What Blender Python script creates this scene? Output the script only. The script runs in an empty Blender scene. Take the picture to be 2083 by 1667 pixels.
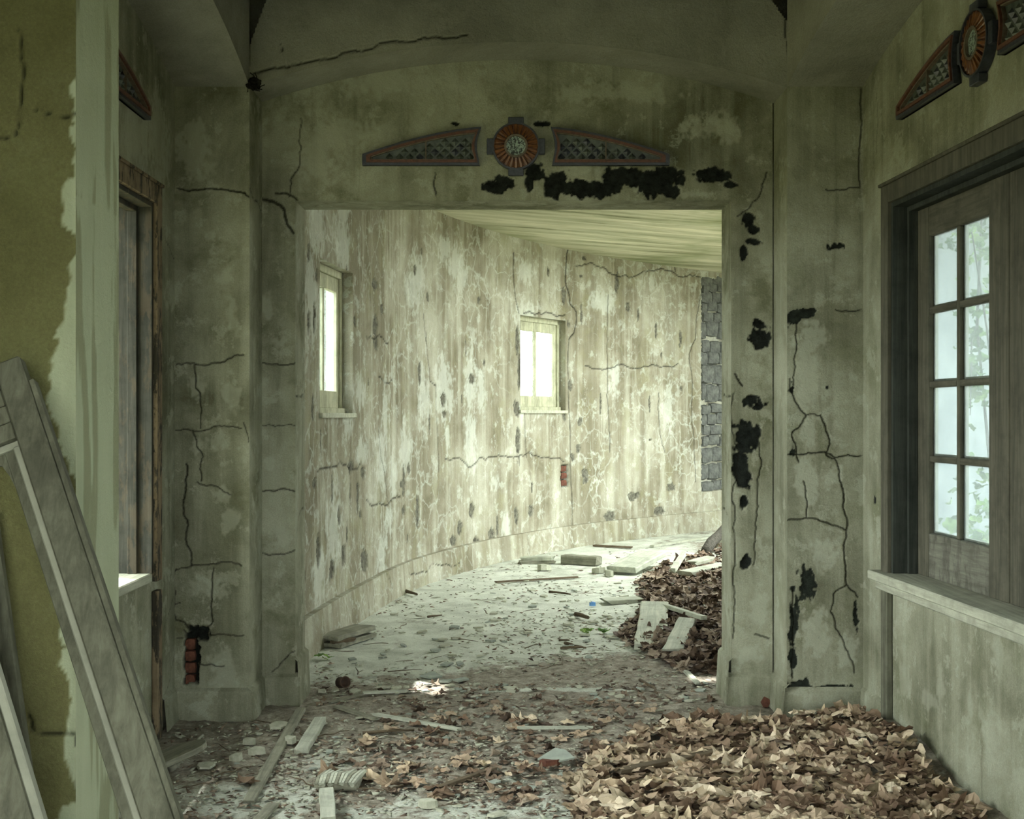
import bpy, bmesh, math, random
import numpy as np
from mathutils import Vector, Matrix

random.seed(7)
rng = np.random.default_rng(11)
scene = bpy.context.scene
col = scene.collection

# ------------------------------------------------------------------ camera
F = 2600.0          # focal length in pixels of the 2083 px wide frame
HC = 1.5            # eye height
cam_d = bpy.data.cameras.new('camera')
cam = bpy.data.objects.new('camera', cam_d)
col.objects.link(cam)
cam_d.sensor_fit = 'HORIZONTAL'
cam_d.sensor_width = 36.0
cam_d.lens = F / 2083.0 * 36.0
cam_d.shift_y = 11.5 / 2083.0
cam_d.clip_start = 0.05
cam_d.clip_end = 300
cam.location = (0, 0, HC)
cam.rotation_euler = (math.pi / 2, 0, 0)
scene.camera = cam

# ------------------------------------------------------------------ world, sun, exposure
world = bpy.data.worlds.new('overcast')
scene.world = world
world.use_nodes = True
wn = world.node_tree.nodes
wn['Background'].inputs['Color'].default_value = (0.94, 1.0, 0.95, 1)
wn['Background'].inputs['Strength'].default_value = 7.0
sun_d = bpy.data.lights.new('sun_offscreen', 'SUN')
sun_d.energy = 7.0
sun_d.angle = math.radians(1.2)
sun_d.color = (1.0, 0.96, 0.91)
sun = bpy.data.objects.new('sun_offscreen', sun_d)
col.objects.link(sun)
SUN_DIR = Vector((0.45, -0.25, -0.86)).normalized()      # travel direction of the light
sun.location = Vector((0, 8, 0)) - SUN_DIR * 60
sun.rotation_euler = SUN_DIR.to_track_quat('-Z', 'Y').to_euler()
vs = scene.view_settings
vs.view_transform = 'Standard'
vs.look = 'None'
vs.exposure = 1.3
vs.gamma = 1.0
vs.use_curve_mapping = False
scene.display_settings.display_device = 'sRGB'
scene.cycles.use_denoising = True
scene.cycles.max_bounces = 10
scene.cycles.diffuse_bounces = 7
scene.cycles.transparent_max_bounces = 12
scene.cycles.caustics_reflective = False
scene.cycles.caustics_refractive = False
scene.cycles.sample_clamp_indirect = 6.0


# ------------------------------------------------------------------ numeric helpers
def _hash(ix, iy, seed):
    h = (ix.astype(np.int64) * 374761393 + iy.astype(np.int64) * 668265263 + seed * 974634541) & 0xFFFFFFFF
    h = ((h ^ (h >> 13)) * 1274126177) & 0xFFFFFFFF
    return ((h ^ (h >> 16)) & 0xFFFF) / 65535.0


def vnoise(x, y, seed=0):
    x = np.asarray(x, float); y = np.asarray(y, float)
    ix = np.floor(x).astype(np.int64); iy = np.floor(y).astype(np.int64)
    fx = x - ix; fy = y - iy
    fx = fx * fx * (3 - 2 * fx); fy = fy * fy * (3 - 2 * fy)
    a = _hash(ix, iy, seed); b = _hash(ix + 1, iy, seed)
    c = _hash(ix, iy + 1, seed); d = _hash(ix + 1, iy + 1, seed)
    return (a * (1 - fx) + b * fx) * (1 - fy) + (c * (1 - fx) + d * fx) * fy


def fbm(x, y, seed=0, oct=4):
    t = 0; a = 0.5; s = 0
    for i in range(oct):
        t = t + a * vnoise(x * 2 ** i, y * 2 ** i, seed + i * 17); s += a; a *= 0.5
    return t / s


def smooth(a, b, x):
    t = np.clip((x - a) / (b - a), 0, 1)
    return t * t * (3 - 2 * t)


def jag(pts, amp, n=3, seed=0):
    """a polyline with random mid-point displacement"""
    r = random.Random(seed)
    p = [Vector((a, b)) for a, b in pts]
    for k in range(n):
        q = [p[0]]
        for a, b in zip(p[:-1], p[1:]):
            d = b - a
            m = (a + b) / 2 + Vector((-d.y, d.x)) * r.uniform(-amp, amp)
            q += [m, b]
        p = q
    return [(v.x, v.y) for v in p]


def polydist(U, V, pts, pad):
    D = np.full(U.shape, 9.0)
    for (x0, y0), (x1, y1) in zip(pts[:-1], pts[1:]):
        m = (U > min(x0, x1) - pad) & (U < max(x0, x1) + pad) & (V > min(y0, y1) - pad) & (V < max(y0, y1) + pad)
        if not m.any():
            continue
        u = U[m]; v = V[m]
        dx, dy = x1 - x0, y1 - y0
        L = dx * dx + dy * dy + 1e-12
        t = np.clip(((u - x0) * dx + (v - y0) * dy) / L, 0, 1)
        D[m] = np.minimum(D[m], np.hypot(u - x0 - t * dx, v - y0 - t * dy))
    return D


class Wear:
    soft = 0.0035

    """cracks, losses and pale patches laid out in the wall's own metres (u along, v up)"""
    def __init__(self, seed=0):
        self.cr = []; self.bl = []; self.pl = []; self.hl = []; self.seed = seed

    def crack(self, pts, w=0.006, amp=0.11, n=4):
        self.cr.append((jag(pts, amp, n, self.seed + len(self.cr)), w)); return self

    def dark(self, u, v, ru, rv, depth=0.008, rag=0.6):
        self.bl.append((u, v, ru, rv, depth, rag)); return self

    def pale(self, u, v, ru, rv, amt=0.8):
        self.pl.append((u, v, ru, rv, amt)); return self

    def hole(self, u0, u1, v0, v1, depth, mortar=False):
        self.hl.append((u0, u1, v0, v1, depth, mortar)); return self

    def evaluate(self, U, V):
        dark = np.zeros(U.shape); crack = np.zeros(U.shape); pale = np.zeros(U.shape); disp = np.zeros(U.shape)
        s = self.seed
        N1 = fbm(U * 60, V * 45, s + 5, 3) - 0.5
        N2 = fbm(U * 17, V * 13, s + 9, 3) - 0.5
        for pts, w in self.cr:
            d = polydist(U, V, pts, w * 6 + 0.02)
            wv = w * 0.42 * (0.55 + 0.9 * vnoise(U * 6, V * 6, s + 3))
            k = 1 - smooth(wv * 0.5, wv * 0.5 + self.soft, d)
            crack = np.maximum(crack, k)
        for (u, v, ru, rv, dep, rag) in self.bl:
            m = (np.abs(U - u) < ru * 2 + 0.05) & (np.abs(V - v) < rv * 2 + 0.05)
            if not m.any():
                continue
            r = np.hypot((U[m] - u) / ru, (V[m] - v) / rv) + (N1[m] * 1.3 + N2[m] * 2.0) * rag
            k = 1 - smooth(0.88, 1.05, r)
            dark[m] = np.maximum(dark[m], k)
            disp[m] = np.maximum(disp[m], k * dep)
        for (u, v, ru, rv, amt) in self.pl:
            m = (np.abs(U - u) < ru * 2 + 0.05) & (np.abs(V - v) < rv * 2 + 0.05)
            if not m.any():
                continue
            r = np.hypot((U[m] - u) / ru, (V[m] - v) / rv) + N1[m] * 1.0 + N2[m] * 1.4
            pale[m] = np.maximum(pale[m], amt * (1 - smooth(0.55, 1.1, r)))
        for (u0, u1, v0, v1, dep, mortar) in self.hl:
            e = np.minimum(np.minimum(U - u0, u1 - U), np.minimum(V - v0, v1 - V)) + N1 * 0.03
            k = smooth(-0.002, 0.008, e)
            disp = np.maximum(disp, k * dep)
            if mortar:
                pale = np.maximum(pale, k * 0.25)
            else:
                dark = np.maximum(dark, k)
        disp = np.maximum(disp, crack * 0.012)
        return dark, crack, pale, disp


class Surf:
    """collects relief patches and plain boxes into one mesh object"""
    def __init__(self):
        self.v = []; self.f = []; self.c = []; self.n = 0

    def grid(self, us, vs_, fn, nrm, wear=None, holes=(), rough=0.0025, seed=0, keep=None, wfn=None, disp_fn=None):
        U, V = np.meshgrid(us, vs_, indexing='ij')
        P = fn(U, V)                       # (...,3)
        Nn = nrm(U, V) if callable(nrm) else np.broadcast_to(np.array(nrm, float), P.shape)
        A, B = (wfn(U, V) if wfn else (U, V))
        if wear is None:
            wear = Wear(seed)
        dark, crack, pale, disp = wear.evaluate(A, B)
        edge = np.minimum(np.minimum(U - us[0], us[-1] - U), np.minimum(V - vs_[0], vs_[-1] - V))
        fade = np.clip(edge / 0.02, 0, 1)
        relief = (fbm(A * 5, B * 5, seed + 1, 4) - 0.5) * rough * 2 + (fbm(A * 40, B * 40, seed + 2, 2) - 0.5) * rough * 0.5
        d = (disp + np.abs(relief)) * fade
        if disp_fn is not None:
            d = d + disp_fn(A, B) * fade
        P = P - Nn * d[..., None]
        nu, nv = U.shape
        idx = np.arange(nu * nv).reshape(nu, nv) + self.n
        q = np.stack([idx[:-1, :-1], idx[1:, :-1], idx[1:, 1:], idx[:-1, 1:]], -1).reshape(-1, 4)
        cu = (0.25 * (U[:-1, :-1] + U[1:, :-1] + U[1:, 1:] + U[:-1, 1:])).ravel()
        cv = (0.25 * (V[:-1, :-1] + V[1:, :-1] + V[1:, 1:] + V[:-1, 1:])).ravel()
        ok = np.ones(len(q), bool)
        for (a, b, c, e) in holes:
            ok &= ~((cu > a) & (cu < b) & (cv > c) & (cv < e))
        if keep is not None:
            ok &= keep(cu, cv)
        # orientation
        g = np.cross(P[1, 0] - P[0, 0], P[0, 1] - P[0, 0])
        if np.dot(g, Nn[0, 0]) < 0:
            q = q[:, ::-1]
        self.v.append(P.reshape(-1, 3)); self.f.append(q[ok]); self.n += nu * nv
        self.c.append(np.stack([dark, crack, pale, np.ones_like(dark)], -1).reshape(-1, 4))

    def box(self, x0, x1, y0, y1, z0, z1, fn=None):
        p = np.array([(x, y, z) for x in (x0, x1) for y in (y0, y1) for z in (z0, z1)], float)
        if fn:
            p = np.array([fn(*q) for q in p])
        f = np.array([(0, 1, 3, 2), (4, 6, 7, 5), (0, 4, 5, 1), (2, 3, 7, 6), (0, 2, 6, 4), (1, 5, 7, 3)]) + self.n
        self.v.append(p); self.f.append(f); self.n += 8
        self.c.append(np.tile([0, 0, 0, 1.0], (8, 1)))

    def build(self, name, mat, parent=None, smooth_=True):
        v = np.concatenate(self.v); f = np.concatenate(self.f); c = np.concatenate(self.c)
        me = bpy.data.meshes.new(name)
        me.vertices.add(len(v)); me.vertices.foreach_set('co', v.ravel())
        me.loops.add(f.size); me.loops.foreach_set('vertex_index', f.ravel().astype(np.int32))
        me.polygons.add(len(f))
        me.polygons.foreach_set('loop_start', np.arange(0, f.size, 4, dtype=np.int32))
        me.update(calc_edges=True)
        at = me.attributes.new('wear', 'FLOAT_COLOR', 'POINT')
        at.data.foreach_set('color', c.astype(np.float32).ravel())
        me.materials.append(mat)
        o = bpy.data.objects.new(name, me)
        col.objects.link(o)
        o['kind'] = 'structure'
        if parent:
            o.parent = parent
        return o


def lin(a, b, step, *snap):
    n = max(2, int(round((b - a) / step)) + 1)
    x = np.linspace(a, b, n)
    for s in snap:
        if a < s < b:
            i = np.argmin(np.abs(x - s)); x[i] = s
    return x


# ------------------------------------------------------------------ materials
MATS = {}


def nodes_of(name, rough=0.9, spec=0.2):
    m = bpy.data.materials.new(name)
    m.use_nodes = True
    nt = m.node_tree
    b = nt.nodes['Principled BSDF']
    b.inputs['Roughness'].default_value = rough
    b.inputs['Specular IOR Level'].default_value = spec
    MATS[name] = m
    return m, nt, b


def N(nt, t, **kw):
    n = nt.nodes.new(t)
    for k, v in kw.items():
        if k.startswith('i_'):
            n.inputs[k[2:].replace('_', ' ')].default_value = v
        else:
            setattr(n, k, v)
    return n


def mapped(nt, scale, coord='Object'):
    tc = N(nt, 'ShaderNodeTexCoord')
    mp = N(nt, 'ShaderNodeMapping')
    mp.inputs['Scale'].default_value = scale
    nt.links.new(tc.outputs[coord], mp.inputs['Vector'])
    return mp.outputs['Vector']


def noise(nt, vec, scale, detail=6, rough=0.6, dist=0.0):
    n = N(nt, 'ShaderNodeTexNoise')
    n.inputs['Scale'].default_value = scale
    n.inputs['Detail'].default_value = detail
    n.inputs['Roughness'].default_value = rough
    n.inputs['Distortion'].default_value = dist
    nt.links.new(vec, n.inputs['Vector'])
    return n.outputs['Fac']


def ramp(nt, fac, stops, interp='LINEAR'):
    r = N(nt, 'ShaderNodeValToRGB')
    r.color_ramp.interpolation = interp
    e = r.color_ramp.elements
    while len(e) < len(stops):
        e.new(0.5)
    for i, (p, c) in enumerate(stops):
        e[i].position = p
        e[i].color = (*c, 1) if len(c) == 3 else c
    nt.links.new(fac, r.inputs['Fac'])
    return r.outputs['Color']


def mix(nt, fac, a, b, mode='MIX'):
    m = N(nt, 'ShaderNodeMix', data_type='RGBA', blend_type=mode)
    for sock, v in ((m.inputs[0], fac), (m.inputs[6], a), (m.inputs[7], b)):
        if hasattr(v, 'is_output'):
            nt.links.new(v, sock)
        elif isinstance(v, (int, float)):
            sock.default_value = v
        else:
            sock.default_value = (*v, 1)
    return m.outputs[2]


def mth(nt, op, a, b=0.0):
    m = N(nt, 'ShaderNodeMath', operation=op)
    for sock, v in ((m.inputs[0], a), (m.inputs[1], b)):
        if hasattr(v, 'is_output'):
            nt.links.new(v, sock)
        else:
            sock.default_value = v
    return m.outputs[0]


def bump(nt, bsdf, h, strength=0.4, dist=0.01):
    bp = N(nt, 'ShaderNodeBump')
    bp.inputs['Strength'].default_value = strength
    bp.inputs['Distance'].default_value = dist
    nt.links.new(h, bp.inputs['Height'])
    nt.links.new(bp.outputs['Normal'], bsdf.inputs['Normal'])


def plaster(name, stainc, midc, lightc, palec, darkc, mossc=(0.09, 0.10, 0.035), streak=0.5, moss=0.5, veins=0.0, mottle=1.0, bands=0.0):
    m, nt, b = nodes_of(name, 0.95, 0.1)
    L = nt.links
    v1 = mapped(nt, (1, 1, 1)); vst = mapped(nt, (9, 9, 0.55))
    big = noise(nt, v1, 1.6, 8, 0.62, 0.3)
    c = ramp(nt, big, [(0.33, stainc), (0.5, midc), (0.68, lightc)])  # noise ramp from dark stain tone to palest plaster
    st = noise(nt, vst, 1.0, 6, 0.65, 0.4)
    c = mix(nt, mth(nt, 'MULTIPLY', ramp(nt, st, [(0.5, (0, 0, 0)), (0.68, (1, 1, 1))]), streak), c, lightc)
    c = mix(nt, mth(nt, 'MULTIPLY', ramp(nt, st, [(0.32, (1, 1, 1)), (0.46, (0, 0, 0))]), streak), c, stainc)
    if bands:
        bd = noise(nt, mapped(nt, (1.9, 1.9, 0.10)), 1.0, 4, 0.55, 0.2)
        c = mix(nt, mth(nt, 'MULTIPLY', ramp(nt, bd, [(0.52, (0, 0, 0)), (0.62, (1, 1, 1))]), bands), c, stainc)
    ms = noise(nt, v1, 2.7, 9, 0.7, 0.2)
    c = mix(nt, mth(nt, 'MULTIPLY', ramp(nt, ms, [(0.52, (0, 0, 0)), (0.66, (1, 1, 1))]), moss), c, mossc)
    # blotchy worn paint film
    bl = noise(nt, v1, 6.5, 10, 0.72, 0.1)
    c = mix(nt, mth(nt, 'MULTIPLY', ramp(nt, bl, [(0.555, (0, 0, 0)), (0.60, (1, 1, 1))]), 0.45 * mottle), c, palec)
    sp = noise(nt, v1, 150, 3, 0.7)
    c = mix(nt, 0.55, c, ramp(nt, sp, [(0.25, (0.35, 0.35, 0.35)), (0.5, (0.5, 0.5, 0.5)), (0.75, (0.68, 0.68, 0.68))]), 'OVERLAY')
    if veins:
        vv = mapped(nt, (1, 1, 0.9))
        wob = N(nt, 'ShaderNodeTexNoise'); wob.inputs['Scale'].default_value = 3.5; wob.inputs['Detail'].default_value = 5
        L.new(vv, wob.inputs['Vector'])
        ad = N(nt, 'ShaderNodeVectorMath', operation='MULTIPLY_ADD')
        L.new(wob.outputs['Color'], ad.inputs[0]); ad.inputs[1].default_value = (0.35, 0.35, 0.35); L.new(vv, ad.inputs[2])
        vo = N(nt, 'ShaderNodeTexVoronoi', feature='DISTANCE_TO_EDGE'); vo.inputs['Scale'].default_value = 4.6
        L.new(ad.outputs[0], vo.inputs['Vector'])
        vm = noise(nt, v1, 1.1, 4, 0.6)
        ve = mth(nt, 'MULTIPLY', ramp(nt, vo.outputs['Distance'], [(0.0, (1, 1, 1)), (0.055, (0, 0, 0))]),
                 ramp(nt, vm, [(0.42, (0, 0, 0)), (0.62, (1, 1, 1))]))
        c = mix(nt, mth(nt, 'MULTIPLY', ve, veins), c, palec)
    at = N(nt, 'ShaderNodeAttribute', attribute_name='wear')
    se = N(nt, 'ShaderNodeSeparateColor')
    L.new(at.outputs['Color'], se.inputs[0])
    c = mix(nt, mth(nt, 'MULTIPLY', se.outputs[2], 0.9), c, palec)
    dk = ramp(nt, noise(nt, v1, 25, 5, 0.7), [(0.35, tuple(0.5 * k for k in darkc)), (0.65, tuple(1.7 * k for k in darkc))])
    c = mix(nt, se.outputs[0], c, dk)
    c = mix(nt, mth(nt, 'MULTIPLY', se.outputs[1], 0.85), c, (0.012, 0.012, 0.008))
    L.new(c, b.inputs['Base Color'])
    h = mth(nt, 'ADD', mth(nt, 'MULTIPLY', noise(nt, v1, 45, 8, 0.7), 1.0), mth(nt, 'MULTIPLY', bl, 1.2))
    bump(nt, b, h, 0.8, 0.009)
    return m


def wood(name, c0, c1, axis='X', spots=0.0, spotc=(0.02, 0.02, 0.02), rough=0.85):
    m, nt, b = nodes_of(name, rough, 0.15)
    sc = {'X': (1.2, 26, 26), 'Y': (26, 1.2, 26), 'Z': (26, 26, 1.2)}[axis]
    v = mapped(nt, sc); v1 = mapped(nt, (1, 1, 1))
    g = noise(nt, v, 1.6, 8, 0.68, 0.5)
    c = ramp(nt, g, [(0.3, c0), (0.68, c1)])
    w = noise(nt, v1, 7, 6, 0.7)
    c = mix(nt, mth(nt, 'MULTIPLY', ramp(nt, w, [(0.45, (0, 0, 0)), (0.65, (1, 1, 1))]), 0.45), c, tuple(0.55 * k for k in c0))
    if spots:
        s = noise(nt, mapped(nt, (3, 3, 1)), 5, 8, 0.75)
        c = mix(nt, mth(nt, 'MULTIPLY', ramp(nt, s, [(0.5, (0, 0, 0)), (0.56, (1, 1, 1))]), spots), c, spotc)
    nt.links.new(c, b.inputs['Base Color'])
    bump(nt, b, g, 0.5, 0.004)
    return m


def plain(name, c0, c1, scale=20, rough=0.9, spec=0.2, bs=0.4, bd=0.004):
    m, nt, b = nodes_of(name, rough, spec)
    n = noise(nt, mapped(nt, (1, 1, 1)), scale, 6, 0.65)
    nt.links.new(ramp(nt, n, [(0.3, c0), (0.7, c1)]), b.inputs['Base Color'])
    bump(nt, b, n, bs, bd)
    return m


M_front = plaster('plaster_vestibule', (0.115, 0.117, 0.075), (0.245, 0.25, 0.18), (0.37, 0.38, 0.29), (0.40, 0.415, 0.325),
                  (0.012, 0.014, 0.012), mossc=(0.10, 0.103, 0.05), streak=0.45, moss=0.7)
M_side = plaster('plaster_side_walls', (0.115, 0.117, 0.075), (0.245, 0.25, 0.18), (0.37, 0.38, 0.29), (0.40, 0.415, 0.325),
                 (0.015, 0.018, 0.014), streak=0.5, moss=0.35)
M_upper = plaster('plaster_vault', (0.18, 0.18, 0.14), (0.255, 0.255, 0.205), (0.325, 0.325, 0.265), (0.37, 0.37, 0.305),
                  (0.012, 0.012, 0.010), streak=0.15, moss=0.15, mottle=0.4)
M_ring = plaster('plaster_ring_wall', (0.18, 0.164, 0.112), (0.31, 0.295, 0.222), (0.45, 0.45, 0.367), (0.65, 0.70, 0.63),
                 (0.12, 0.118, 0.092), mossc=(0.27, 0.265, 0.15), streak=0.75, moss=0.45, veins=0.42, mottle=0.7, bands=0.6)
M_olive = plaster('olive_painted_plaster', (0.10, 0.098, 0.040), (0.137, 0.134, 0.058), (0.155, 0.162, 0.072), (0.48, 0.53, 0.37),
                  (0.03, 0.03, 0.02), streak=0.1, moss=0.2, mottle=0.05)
M_wood_x = wood('weathered_wood', (0.13, 0.13, 0.10), (0.33, 0.33, 0.25), 'X')
M_wood_y = wood('weathered_wood_along', (0.16, 0.15, 0.11), (0.36, 0.34, 0.25), 'Y')
M_wood_z = wood('weathered_wood_upright', (0.07, 0.071, 0.050), (0.16, 0.162, 0.117), 'Z')
M_rail = wood('peeling_rail_wood', (0.08, 0.08, 0.06), (0.19, 0.19, 0.15), 'Y', 0.5, (0.05, 0.05, 0.04))
M_pale_x = wood('pale_weathered_wood', (0.30, 0.32, 0.26), (0.55, 0.57, 0.46), 'X')
M_brown_x = wood('brown_stick_wood', (0.06, 0.045, 0.03), (0.19, 0.15, 0.10), 'X')
M_dark_z = wood('dark_window_wood', (0.014, 0.018, 0.015), (0.05, 0.056, 0.046), 'Z', rough=0.7)
M_sash_z = wood('sash_wood_upright', (0.05, 0.05, 0.036), (0.115, 0.11, 0.08), 'Z')
M_sash_y = wood('sash_wood_level', (0.05, 0.05, 0.036), (0.115, 0.11, 0.08), 'Y')
M_tan_z = wood('tan_stained_wood', (0.12, 0.09, 0.055), (0.28, 0.22, 0.14), 'Z', 0.85, (0.014, 0.017, 0.016))
M_jamb_z = wood('charred_jamb_wood', (0.018, 0.019, 0.015), (0.055, 0.056, 0.046), 'Z', 0.3, (0.10, 0.075, 0.045))
M_cream = wood('cream_painted_wood', (0.34, 0.35, 0.24), (0.55, 0.55, 0.40), 'Z', 0.25, (0.12, 0.12, 0.08))
M_sill = wood('dusty_sill', (0.25, 0.26, 0.20), (0.45, 0.46, 0.36), 'Y')
M_sill_white = wood('white_painted_sill', (0.7, 0.7, 0.66), (0.85, 0.85, 0.82), 'Y')
M_rebate = plain('dark_rebate_wood', (0.05, 0.045, 0.034), (0.11, 0.10, 0.078), 8)
M_bead = plain('pale_bead_strip', (0.20, 0.205, 0.16), (0.33, 0.335, 0.265), 6)  # bead strips set paler than the wood beside them
M_brick = plain('red_brick', (0.065, 0.028, 0.02), (0.17, 0.07, 0.045), 30)
M_stone = plain('dark_field_stone', (0.06, 0.065, 0.062), (0.19, 0.20, 0.185), 14, bs=0.7, bd=0.01)
M_chip = plain('plaster_flake', (0.30, 0.31, 0.24), (0.52, 0.53, 0.42), 25)
M_slate = plain('slate_shard', (0.24, 0.27, 0.235), (0.36, 0.40, 0.34), 12)
M_rust = plain('rusty_tin', (0.03, 0.02, 0.015), (0.10, 0.06, 0.04), 40, 0.7, 0.4)
M_nest = plain('black_nest', (0.006, 0.006, 0.005), (0.03, 0.028, 0.022), 40, 1.0, 0.0, 0.9, 0.02)
M_void = plain('roof_timber', (0.07, 0.06, 0.045), (0.16, 0.14, 0.105), 10)
M_glaze_blue = plain('dark_blue_glaze', (0.014, 0.018, 0.028), (0.05, 0.055, 0.07), 60, 0.35, 0.5)
M_glaze_red = plain('red_clay', (0.05, 0.022, 0.014), (0.15, 0.06, 0.035), 50, 0.55, 0.4)
M_glaze_orange = plain('orange_glaze', (0.05, 0.016, 0.007), (0.20, 0.075, 0.018), 40, 0.4, 0.5)
M_glaze_grey = plain('grey_green_tile', (0.018, 0.024, 0.021), (0.10, 0.12, 0.10), 30, 0.4, 0.5)
M_glaze_trim = plain('tan_clay_trim', (0.07, 0.055, 0.038), (0.17, 0.14, 0.10), 50, 0.6, 0.3)
M_plastic_blue = plain('blue_plastic', (0.10, 0.28, 0.65), (0.16, 0.40, 0.85), 5, 0.4, 0.5)
M_ext_stone = plain('outside_masonry', (0.22, 0.25, 0.27), (0.42, 0.46, 0.48), 5, bs=0.6, bd=0.02)
M_ground = plain('outside_ground', (0.10, 0.11, 0.05), (0.24, 0.22, 0.13), 3)
M_bark = plain('rough_bark', (0.03, 0.028, 0.022), (0.14, 0.13, 0.11), 30, bs=1.0, bd=0.02)


def medallion_core():
    m, nt, b = nodes_of('mottled_teal_glaze', 0.45, 0.4)
    vo = noise(nt, mapped(nt, (1, 1, 1)), 75, 3, 0.6, 1.2)
    nt.links.new(ramp(nt, vo, [(0.46, (0.02, 0.026, 0.024)), (0.52, (0.30, 0.38, 0.33))]), b.inputs['Base Color'])
    return m


M_core = medallion_core()


def leaf_mat(name, stops, rough=0.8):
    m, nt, b = nodes_of(name, rough, 0.25)
    at = N(nt, 'ShaderNodeAttribute', attribute_name='leaf_tone')
    oi = N(nt, 'ShaderNodeObjectInfo')
    f = mth(nt, 'FRACT', mth(nt, 'ADD', at.outputs['Fac'], oi.outputs['Random']))
    c = ramp(nt, f, stops)
    n = noise(nt, mapped(nt, (1, 1, 1)), 60, 5, 0.7)
    c = mix(nt, 0.5, c, ramp(nt, n, [(0.3, (0.3, 0.3, 0.3)), (0.7, (0.7, 0.7, 0.7))]), 'OVERLAY')
    nt.links.new(c, b.inputs['Base Color'])
    bump(nt, b, n, 0.4, 0.003)
    return m


M_leaf = leaf_mat('dry_leaf', [(0.0, (0.13, 0.085, 0.055)), (0.3, (0.24, 0.17, 0.115)), (0.62, (0.36, 0.28, 0.19)), (0.86, (0.46, 0.385, 0.27)), (1.0, (0.50, 0.40, 0.26))])
M_leaf_pale = leaf_mat('pale_tan_leaf', [(0.0, (0.55, 0.44, 0.30)), (0.5, (0.66, 0.57, 0.43)), (1.0, (0.60, 0.49, 0.33))])
M_leaf_tan = leaf_mat('tan_brown_leaf', [(0.0, (0.34, 0.255, 0.175)), (0.5, (0.43, 0.335, 0.235)), (1.0, (0.36, 0.265, 0.18))])
M_leaf_deep = leaf_mat('deep_brown_leaf', [(0.0, (0.12, 0.075, 0.05)), (0.5, (0.17, 0.115, 0.075)), (1.0, (0.20, 0.13, 0.085))])
M_leaf_dark = leaf_mat('old_brown_leaf', [(0.0, (0.055, 0.038, 0.027)), (0.4, (0.14, 0.097, 0.067)), (0.75, (0.24, 0.18, 0.13)), (1.0, (0.34, 0.285, 0.215))])
M_leaf_green = leaf_mat('green_leaf', [(0.0, (0.07, 0.16, 0.03)), (0.6, (0.16, 0.30, 0.06)), (1.0, (0.30, 0.42, 0.12))], 0.6)


def glass_mat(name, tint, film, amt):
    m = bpy.data.materials.new(name)
    m.use_nodes = True
    nt = m.node_tree
    nt.nodes.clear()
    out = N(nt, 'ShaderNodeOutputMaterial')
    tr = N(nt, 'ShaderNodeBsdfTransparent'); tr.inputs['Color'].default_value = (*tint, 1)
    tl = N(nt, 'ShaderNodeBsdfTranslucent'); tl.inputs['Color'].default_value = (*film, 1)
    df = N(nt, 'ShaderNodeBsdfDiffuse'); df.inputs['Color'].default_value = (*film, 1)
    gl = N(nt, 'ShaderNodeBsdfGlossy'); gl.inputs['Roughness'].default_value = 0.08
    m0 = N(nt, 'ShaderNodeMixShader'); m0.inputs[0].default_value = 0.3
    nt.links.new(tl.outputs[0], m0.inputs[1]); nt.links.new(df.outputs[0], m0.inputs[2])
    m1 = N(nt, 'ShaderNodeMixShader')
    n = noise(nt, mapped(nt, (1, 1, 0.5)), 5, 2, 0.5)
    f = ramp(nt, n, [(0.3, (amt * 0.8,) * 3), (0.7, (min(1, amt * 1.2),) * 3)])
    nt.links.new(f, m1.inputs[0])
    nt.links.new(tr.outputs[0], m1.inputs[1]); nt.links.new(m0.outputs[0], m1.inputs[2])
    m2 = N(nt, 'ShaderNodeMixShader'); m2.inputs[0].default_value = 0.04
    nt.links.new(m1.outputs[0], m2.inputs[1]); nt.links.new(gl.outputs[0], m2.inputs[2])
    nt.links.new(m2.outputs[0], out.inputs['Surface'])
    return m


M_glass = glass_mat('dusty_glass', (0.55, 0.58, 0.59), (0.52, 0.58, 0.59), 0.19)
M_glass_far = glass_mat('thin_dusty_glass', (0.85, 0.88, 0.90), (0.6, 0.65, 0.65), 0.12)


def floor_material():
    m, nt, b = nodes_of('dusty_concrete_floor', 0.95, 0.1)
    L = nt.links
    v = mapped(nt, (1, 1, 1))
    at = N(nt, 'ShaderNodeAttribute', attribute_name='wear')
    se = N(nt, 'ShaderNodeSeparateColor'); L.new(at.outputs['Color'], se.inputs[0])
    conc = ramp(nt, noise(nt, v, 3.5, 9, 0.68, 0.3), [(0.3, (0.38, 0.40, 0.335)), (0.52, (0.58, 0.61, 0.525)), (0.7, (0.71, 0.74, 0.65))])
    dirt = ramp(nt, noise(nt, v, 14, 9, 0.75), [(0.3, (0.10, 0.087, 0.067)), (0.5, (0.28, 0.255, 0.205)), (0.68, (0.47, 0.445, 0.365))])
    br = noise(nt, v, 9, 9, 0.75)
    f = mth(nt, 'ADD', se.outputs[0], mth(nt, 'MULTIPLY', mth(nt, 'SUBTRACT', br, 0.5), 1.7))
    c = mix(nt, ramp(nt, f, [(0.38, (0, 0, 0)), (0.58, (1, 1, 1))]), conc, dirt)
    sp = noise(nt, v, 90, 4, 0.7)
    c = mix(nt, 0.6, c, ramp(nt, sp, [(0.25, (0.25, 0.25, 0.25)), (0.5, (0.5, 0.5, 0.5)), (0.75, (0.75, 0.75, 0.75))]), 'OVERLAY')
    L.new(c, b.inputs['Base Color'])
    bump(nt, b, mth(nt, 'ADD', noise(nt, v, 30, 8, 0.75), mth(nt, 'MULTIPLY', f, 0.5)), 0.8, 0.012)
    return m


M_floor = floor_material()


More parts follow.
